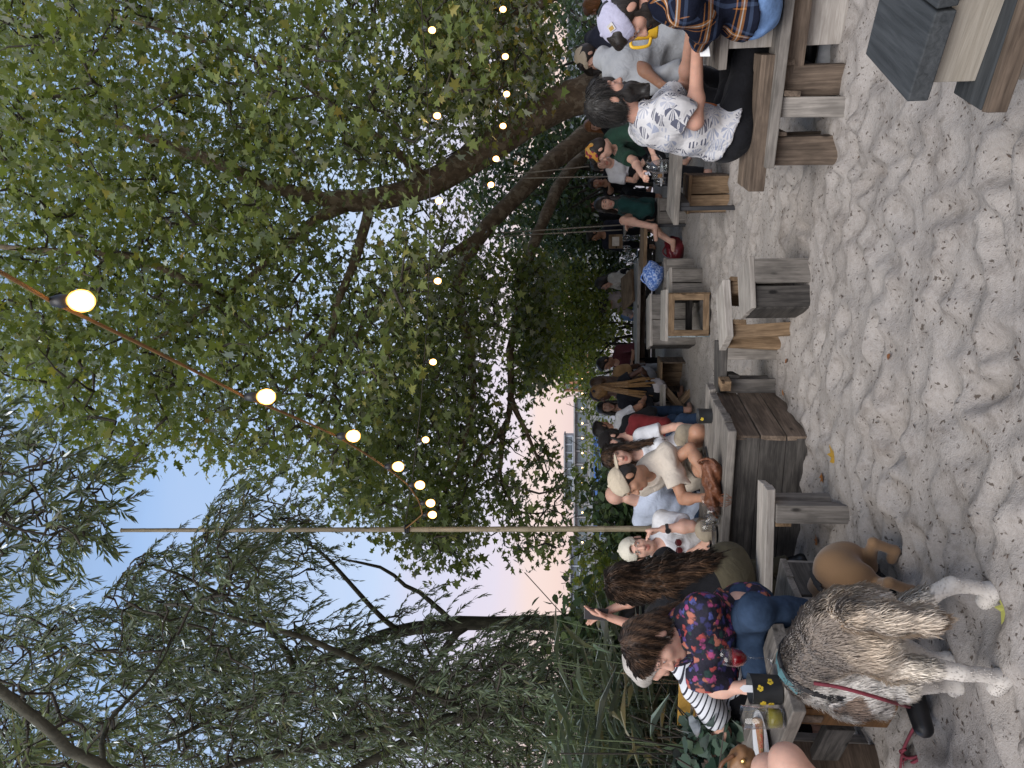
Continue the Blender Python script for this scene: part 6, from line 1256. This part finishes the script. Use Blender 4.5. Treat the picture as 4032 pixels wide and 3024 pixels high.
i, P = scatter(TA, 40, .19); Y, N = orient(len(P)); leaves('crown', P, Y, N, rng.uniform(.040, .100, len(P)), PLANE_T, L_PLANE, ta, rng.random(len(P)) * .8 + .2 * rng.random(len(TA))[i])
# second plane trunk behind it
B0 = foot([(1300, 268, 10.8, .25), (1240, 312, 10.7, .235), (1190, 350, 10.5, .22), (1135, 407, 10.2, .195), (1075, 465, 9.9, .175), (1030, 520, 9.6, .155), (1000, 575, 9.3, .14), (989, 640, 9.0, .12), (1000, 700, 8.8, .10), (1019, 760, 8.6, .085), (1022, 860, 8.4, .06), (1000, 960, 8.2, .035), (960, 1060, 8.0, .015)], .33, (.5, .1)); B0 = (B0[0], [r * 0.66 for r in B0[1]])
B1 = limb([(1050, 495, 9.7, .10), (960, 560, 9.2, .08), (880, 600, 8.8, .06), (800, 680, 8.4, .05), (740, 790, 8.1, .04), (700, 900, 7.8, .02), (640, 1000, 7.5, .012)])
B1 = (B1[0], [x * .6 for x in B1[1]])
tb = tree('plane_tree', 'second plane tree with mottled trunk leaning left behind the largest trunk', B0)
PB1 = [(700, 1060), (800, 1115), (930, 1150), (1000, 1150), (1030, 1080), (1020, 960), (1050, 850), (1090, 700), (1070, 560), (1000, 520), (860, 760), (760, 960)]
TB = clear(region(PB1, 500, 7.0, 12.0), [A0, B0], 14, .3); grow(tb, [B0, B1], TB, BARK_P)
i, P = scatter(TB, 29, .19); Y, N = orient(len(P)); leaves('crown', P, Y, N, rng.uniform(.042, .106, len(P)), PLANE_T, L_PLANE, tb, rng.random(len(P)) * .9)
# third: long low limb sagging to the left
C0 = foot([(1290, 315, 11.3, .19), (1254, 340, 11.2, .18), (1204, 413, 10.9, .16), (1160, 510, 10.5, .14), (1134, 586, 10.2, .12), (1118, 672, 9.9, .105), (1101, 758, 9.6, .09), (1104, 825, 9.4, .08), (1097, 907, 9.2, .065), (1060, 960, 9.0, .045), (1020, 1010, 8.8, .03), (985, 1080, 8.6, .015)], .26, (.4, .1)); C0 = (C0[0], [r * 0.58 for r in C0[1]])
C1 = limb([(1100, 860, 9.3, .05), (1120, 900, 9.2, .035), (1150, 960, 9.1, .022), (1180, 1030, 9.0, .012)]); C2 = limb([(1097, 907, 9.2, .04), (1080, 980, 9.0, .03), (1090, 1060, 8.9, .02), (1130, 1130, 8.8, .01)])
tcx = tree('plane_tree', 'plane tree with a long dark limb sagging low to the left above the seated crowd', C0)
TC = np.concatenate([region([(1030, 880), (1010, 1010), (1010, 1220), (1060, 1190), (1235, 1190), (1240, 1030), (1160, 930), (1080, 890)], 70, 7.5, 10.5), region([(1110, 560), (1110, 860), (1180, 830), (1200, 700), (1180, 560)], 170, 9, 12), region([(930, 1130), (820, 1140), (860, 1200), (1010, 1230), (1060, 1190)], 30, 7, 9)])
grow(tcx, [C0, C1, C2], TC, BARK_P, r_base=.008)
i, P = scatter(TC, 20, .15); Y, N = orient(len(P)); leaves('crown', P, Y, N, rng.uniform(.055, .115, len(P)), PLANE_T, L_PLANE, tcx, rng.random(len(P)) * .9)
# limb reaching in from the right edge
E0 = [DD(1480, -150, 8.6), DD(1300, -70, 8.5), DD(1190, -8, 8.3), DD(1134, 16, 8.1), DD(1098, 36, 7.9), DD(1065, 59, 7.7), DD(1038, 109, 7.4), DD(1022, 150, 7.2), DD(980, 210, 7.0), DD(900, 260, 6.8)]; E0[0][2] = -.2; E0 = (E0, [.2, .15, .115, .10, .09, .08, .065, .05, .03, .015])
E0 = (E0[0], [x * .65 for x in E0[1]])
te = tree('plane_tree', 'plane tree limb curving in from the right edge above the lavender cap', E0)
TE = clear(region([(900, -90), (880, 120), (980, 260), (1080, 330), (1200, 200), (1180, 60), (1150, -90)], 190, 6.2, 9.5), [(A0[0][1:], A0[1][1:]), E0], 20); grow(te, [E0], TE, BARK_P)
i, P = scatter(TE, 32, .18); Y, N = orient(len(P)); leaves('crown', P, Y, N, rng.uniform(.042, .106, len(P)), PLANE_T, L_PLANE, te)

# willows on the left
def willow(tr, limbs, targets, n_leaf, ln, mat=L_WILLOW, strand=(.35, .8), sag=.5, size=(.055, .095)):
    dirs = grow(tr, limbs, targets, BARK_W, r_base=.008, sides=10)
    P = []; Yl = []; Nl = []; st = MB()
    for t, d in zip(targets, dirs):
        h = unit(V3(d[0], d[1], 0) + rng.normal(0, .5, 3) * V3(1, 1, .3)); L = rng.uniform(*strand); prev = t; pts = [t]
        for k in range(4):
            q = (k + 1) / 4; pts.append(t + h * L * (.8 * q - .25 * q * q) - UP * sag * L * q ** 1.7)
        pts = np.array(pts); st.tube(pts, np.array([.0035, .003, .0025, .002, .001]), 3, caps=False)
        u = rng.random(n_leaf) * 4; a = np.minimum(u.astype(int), 3); f = (u - a)[:, None]; p = pts[a] * (1 - f) + pts[a + 1] * f; g = pts[a + 1] - pts[a]; g /= np.linalg.norm(g, axis=1)[:, None]
        sd = np.cross(g, UP) * np.where(rng.random(n_leaf) < .5, -1, 1)[:, None]
        P.append(p); Yl.append(g * .75 + sd * .6 + rng.normal(0, .25, g.shape) - UP * .15); Nl.append(rng.normal(0, .6, g.shape) + UP)
    tag(st.build('shoots', TWIG, tr, smooth=True), kind='stuff'); P = np.concatenate(P)
    return leaves('crown', P, np.concatenate(Yl), np.concatenate(Nl), rng.uniform(*size, len(P)), LANCE_T, mat, tr, fold=.3)
W0 = foot([(1330, 1342, 9.4, .19), (1200, 1344, 9.3, .165), (1100, 1346, 9.1, .15), (1000, 1346, 9.0, .145), (900, 1356, 8.8, .135), (820, 1376, 8.6, .12), (750, 1405, 8.3, .10), (690, 1430, 8.1, .09), (640, 1455, 7.9, .08), (560, 1500, 7.5, .06), (450, 1560, 7.0, .045), (330, 1610, 6.6, .03)], .24); W0 = (W0[0], [r * 0.60 for r in W0[1]])
W1 = limb([(980, 1345, 9.0, .06), (930, 1300, 8.9, .05), (876, 1263, 8.8, .042), (820, 1226, 8.7, .034), (735, 1208, 8.5, .02)]); W2 = limb([(860, 1362, 8.7, .055), (800, 1310, 8.5, .048), (735, 1234, 8.3, .04), (690, 1190, 8.1, .03), (640, 1160, 7.9, .022), (560, 1110, 7.6, .012)])
W3 = limb([(1010, 1348, 9.0, .09), (960, 1400, 8.9, .08), (900, 1500, 8.7, .06), (850, 1580, 8.5, .045), (760, 1680, 8.2, .03)]); W4 = limb([(1120, 1350, 9.1, .07), (1090, 1400, 9.0, .055), (1060, 1460, 8.9, .04), (1010, 1560, 8.6, .02)]); W5 = limb([(640, 1455, 7.9, .06), (600, 1380, 7.6, .05), (520, 1310, 7.3, .04), (430, 1260, 7.0, .03), (340, 1220, 6.8, .015)])
W1, W2, W3, W4, W5 = [(p_, [x * .62 for x in r_]) for p_, r_ in (W1, W2, W3, W4, W5)]
tw1 = tree('willow_tree', 'tall willow with a dark trunk bending left beside the bamboo pole', W0)
PW1 = [(300, 1190), (420, 1170), (470, 1060), (560, 1045), (650, 1085), (720, 1165), (690, 1230), (600, 1260), (640, 1320), (760, 1350), (900, 1310), (1010, 1370), (1180, 1350), (1250, 1420), (1210, 1560), (900, 1640), (500, 1640), (260, 1480), (220, 1300)]
TW1 = region(PW1, 1050, 6.4, 10.5, [[(700, 1200), (860, 1190), (1000, 1250), (980, 1330), (860, 1300), (760, 1270)]]); willow(tw1, [W0, W1, W2, W3, W4, W5], TW1, 48, 0)
X0 = ([V3(*(D(2454, 2707, 7.2)[:2] + np.array([.1, 0])), -.25), D(2454, 2707, 7.2), D(2284, 2767, 7.1), D(2085, 2781, 7.0), D(1864, 2818, 6.8), D(1643, 2848, 6.6), D(1421, 2892, 6.4), D(1200, 2951, 6.1), D(900, 3020, 5.7), D(600, 3100, 5.3)], [.15, .12, .105, .09, .075, .065, .055, .045, .03, .02])
X1 = ([D(1716, 2850, 6.7), D(1620, 2910, 6.5), D(1547, 2951, 6.4), D(1421, 3017, 6.2), D(1200, 3120, 5.9)], [.055, .05, .042, .035, .02]); X2 = ([D(1864, 2818, 6.8), D(1640, 2700, 6.4), D(1400, 2600, 6.0), D(1100, 2480, 5.6), D(700, 2380, 5.2)], [.06, .05, .04, .03, .012])
X0 = (X0[0], [x * .75 for x in X0[1]]); X2 = (X2[0], [x * .7 for x in X2[1]])
tw2 = tree('willow_tree', 'willow rising at far left behind the reeds with several slanting stems', X0)
PW2 = [(-90, 1300), (80, 1310), (250, 1280), (420, 1330), (640, 1450), (900, 1440), (1100, 1420), (1300, 1400), (1400, 1500), (1390, 1740), (-90, 1740)]
TW2 = np.concatenate([region(PW2, 1150, 5.2, 9.0), region([(880, 1440), (1000, 1400), (1300, 1410), (1390, 1520), (1380, 1720), (900, 1720)], 330, 5.6, 8.5)]); willow(tw2, [X0, X1, X2], TW2, 46, 0)
# overhanging branch close to the camera at top left
Q0 = ([V3(-3.6, 3.2, -.2), V3(-3.3, 3.25, 1.8), D(800, 3400, 3.3), D(400, 3024, 3.2), D(200, 2880, 3.15), D(0, 2716, 3.1), D(-300, 2480, 3.1), D(-500, 2200, 3.2)], [.12, .09, .045, .038, .034, .032, .025, .015]); Q1 = ([D(0, 2716, 3.1), D(-150, 2480, 3.5), D(-80, 2250, 4.2), D(60, 2080, 4.7), D(200, 2000, 5.0)], [.02, .018, .014, .010, .005]); Q2 = ([D(400, 3024, 3.2), D(420, 2850, 3.6), D(560, 2700, 4.2), D(700, 2500, 4.8)], [.015, .012, .009, .005])
Q0 = (Q0[0], [x * .72 for x in Q0[1]]); Q1 = (Q1[0], [x * .8 for x in Q1[1]])
tq = tree('willow_tree', 'overhanging willow at top left with a thick dark bough slanting across the corner', Q0)
TQ = np.concatenate([region([(-80, 905), (20, 920), (60, 960), (120, 945), (190, 1000), (245, 1065), (235, 1150), (140, 1225), (40, 1250), (-80, 1260)], 150, 4.4, 6.0), region([(410, 1160), (480, 1130), (560, 1200), (560, 1290), (470, 1320), (400, 1260)], 40, 4.6, 5.6), region([(-60, 1440), (150, 1500), (300, 1560), (200, 1700), (-60, 1700)], 50, 3.4, 4.6)])
willow(tq, [Q0, Q1, Q2], TQ, 22, 0, strand=(.3, .6), sag=.2, size=(.075, .12))

# far trees and shrubs
def shrub(name, label, poly, n, d0, d1, per, size, T, mat, spread=.22, cat='shrub', group=None, stems=6, zmin=-.3):
    P0 = region(poly, n, d0, d1); P0 = P0[P0[:, 2] > zmin]; c = P0.mean(0); r = thing(name, (c[0], c[1], 0), label, cat, group); st = MB()
    for _ in range(stems):
        t = P0[rng.integers(len(P0))]; b_ = V3(c[0] + rng.normal(0, .3), c[1] + rng.normal(0, .3), -.4); m = (b_ + t) / 2 + V3(rng.normal(0, .2), rng.normal(0, .2), .15)
        st.tube(smooth([b_, m, t], [.045, .028, .008], .3)[0], smooth([b_, m, t], [.045, .028, .008], .3)[1], 6)
    for t in P0[::2]: st.tube([t + rng.normal(0, .3, 3), t, t + rng.normal(0, .25, 3)], [.005, .006, .003], 3, caps=False)
    tag(st.build('stems', TWIG, r, smooth=True), kind='stuff')
    i, P = scatter(P0, per, spread); Y, N = orient(len(P), .3, .8); leaves('foliage', P, Y, N, rng.uniform(size[0], size[1], len(P)), T, mat, r); return r
shrub('broadleaf_tree', 'dark green tree filling the background behind the leaning trunk at right', [(1070, -90), (1080, 120), (1110, 260), (1150, 380), (1240, 470), (1330, 440), (1400, 200), (1420, -90)], 330, 13.5, 18, 26, (.10, .18), OVAL_T, L_DARK, .32, 'tree', stems=14)
shrub('broadleaf_tree', 'dark green tree behind the ropes and the woman in the green sweater', [(1130, 380), (1170, 560), (1230, 640), (1350, 640), (1400, 520), (1330, 400), (1230, 400)], 230, 13.8, 17, 26, (.09, .16), OVAL_T, L_DARK, .3, 'tree', stems=10)
shrub('broadleaf_tree', 'mid green tree filling the gap between the two leaning trunks at right', [(1000, 300), (1060, 250), (1200, 270), (1260, 420), (1230, 520), (1110, 560), (1010, 500)], 190, 12.0, 15.0, 26, (.08, .14), OVAL_T, L_DARK, .3, 'tree', stems=9)
shrub('broadleaf_tree', 'yellow green low tree in the centre background beside the far river view', [(1150, 640), (1130, 740), (1190, 815), (1270, 820), (1320, 730), (1340, 640), (1250, 600)], 250, 12.5, 15, 26, (.07, .13), OVAL_T, L_LIGHT, .25, 'tree', stems=8)
shrub('shrub', 'dark round leaved bush behind the bald man and the bamboo pole', [(1295, 1035), (1330, 1040), (1400, 1080), (1480, 1140), (1400, 1180), (1310, 1150), (1290, 1090)], 110, 7.6, 9.0, 30, (.07, .12), OVAL_T, L_DARK, .13)
shrub('shrub', 'mixed light green bush behind the man in the backward cap', [(1260, 1170), (1250, 1250), (1250, 1330), (1400, 1330), (1440, 1190), (1320, 1160)], 120, 8.0, 10.5, 22, (.06, .11), OVAL_T, L_LIGHT, .18)
shrub('shrub', 'dark bush at the foot of the bending willow behind the raised phone', [(1200, 1350), (1240, 1400), (1290, 1490), (1400, 1500), (1440, 1400), (1330, 1340)], 150, 6.0, 8.5, 24, (.07, .13), OVAL_T, L_DARK, .18)
shrub('shrub', 'bank shrub with thin pale leaves under the far quay view', [(1262, 820), (1268, 960), (1290, 1040), (1330, 1040), (1330, 820)], 60, 11.5, 14, 16, (.06, .10), OVAL_T, L_LIGHT, .16)
shrub('willow_shrub', 'dim green willow thicket behind the reeds at lower left', [(1290, 1480), (1270, 1600), (1280, 1740), (1500, 1740), (1480, 1560), (1400, 1470)], 170, 5.4, 7.5, 26, (.07, .12), LANCE_T, L_DARK, .2, stems=12)
shrub('ivy_plant', 'dark glossy ivy leaves below the yellow sign at lower left', [(1505, 1600), (1540, 1575), (1600, 1590), (1640, 1660), (1700, 1720), (1500, 1720), (1480, 1640)], 85, 3.5, 4.1, 9, (.06, .11), HEART_T, L_IVY, .07, 'plant')
# reeds
def reed_clump(label, x0, x1, y0, y1, d0, d1, n, h, mat, stemm, nleaf=5, seed=1):
    c = (DD((x0 + x1) / 2, (y0 + y1) / 2, (d0 + d1) / 2)); r = thing('reed_clump', (c[0], c[1], 0), label, 'plant'); st = MB(); P = []; Yl = []; Nl = []; S = []
    for _ in range(n):
        q = DD(rng.uniform(x0, x1), rng.uniform(y0, y1), rng.uniform(d0, d1)); b_ = V3(q[0], q[1], -.05); H_ = h * rng.uniform(.7, 1.15); ln = rng.normal(0, .10, 2); tip = b_ + V3(ln[0] * H_, ln[1] * H_, H_)
        st.tube([b_, (b_ + tip) / 2 + rng.normal(0, .02, 3), tip], [.007, .006, .003], 5, caps=False)
        for k in range(nleaf):
            f = rng.uniform(.25, 1); a = rng.uniform(0, 6.28); P.append(b_ + (tip - b_) * f); Yl.append([math.cos(a) * .8, math.sin(a) * .8, rng.uniform(.1, 1.0)]); Nl.append([-math.cos(a) * .5, -math.sin(a) * .5, 1]); S.append(rng.uniform(.25, .5))
    tag(st.build('stems', stemm, r, smooth=True), kind='stuff'); T = np.array([(0, 0), (.032, .2), (.028, .55), (0, 1), (-.028, .55), (-.032, .2)]); leaves('blades', P, np.array(Yl), np.array(Nl), np.array(S), T, mat, r, droop=.5); return r
L_REED = leafmat('reed_blade', [(0, (.05, .085, .05)), (.5, (.15, .22, .13)), (.85, (.25, .31, .19)), (1, (.45, .36, .2))], .4, .2); L_STRAW = leafmat('dry_reed_blade', [(0, (.20, .13, .07)), (1, (.42, .31, .19))], .3)
STRAW = plain('dry_reed_stem', (.26, .18, .105), .85, bump=0); REEDST = plain('green_reed_stem', (.10, .13, .06), .8, bump=0)
reed_clump('tall grey green reeds at lower left behind the striped top', 1380, 1420, 1440, 1700, 4.5, 5.6, 110, 1.45, L_REED, REEDST, 7)
reed_clump('dry straw coloured reed stems above the yellow sign', 1480, 1500, 1500, 1640, 4.4, 4.9, 60, 1.0, L_STRAW, STRAW, 2)
reed_clump('thin green reeds at the left edge beside the willow thicket', 1380, 1420, 1600, 1750, 4.0, 4.8, 60, 1.35, L_REED, REEDST, 7)
# fan palm like frond clump by the bamboo fence
c = D(2420, 1400, 14.0); r = thing('palm_plant', (c[0], c[1], 0), 'spiky palm fronds at the end of the bamboo fence', 'plant'); P = []; Yl = []; Nl = []; S = []
st = MB()
for k in range(14):
    a = -1.3 + 2.6 * k / 13; tip = V3(c[0], c[1], .3) + V3(math.sin(a) * .75, rng.normal(0, .2), .35 + math.cos(a) * .55); st.tube([V3(c[0], c[1], 0), tip], [.012, .008], 4)
    for j in range(14): b_ = rng.uniform(-1.2, 1.2) + a; P.append(tip); Yl.append([math.sin(b_), rng.normal(0, .2), math.cos(b_)]); Nl.append([rng.normal(0, .3), -1, .2]); S.append(rng.uniform(.3, .5))
st.build('stems', REEDST, r); leaves('fronds', P, np.array(Yl), np.array(Nl), np.array(S), np.array([(0, 0), (.05, .4), (0, 1), (-.05, .4)]), L_LIGHT, r)
bpy.context.view_layer.update()
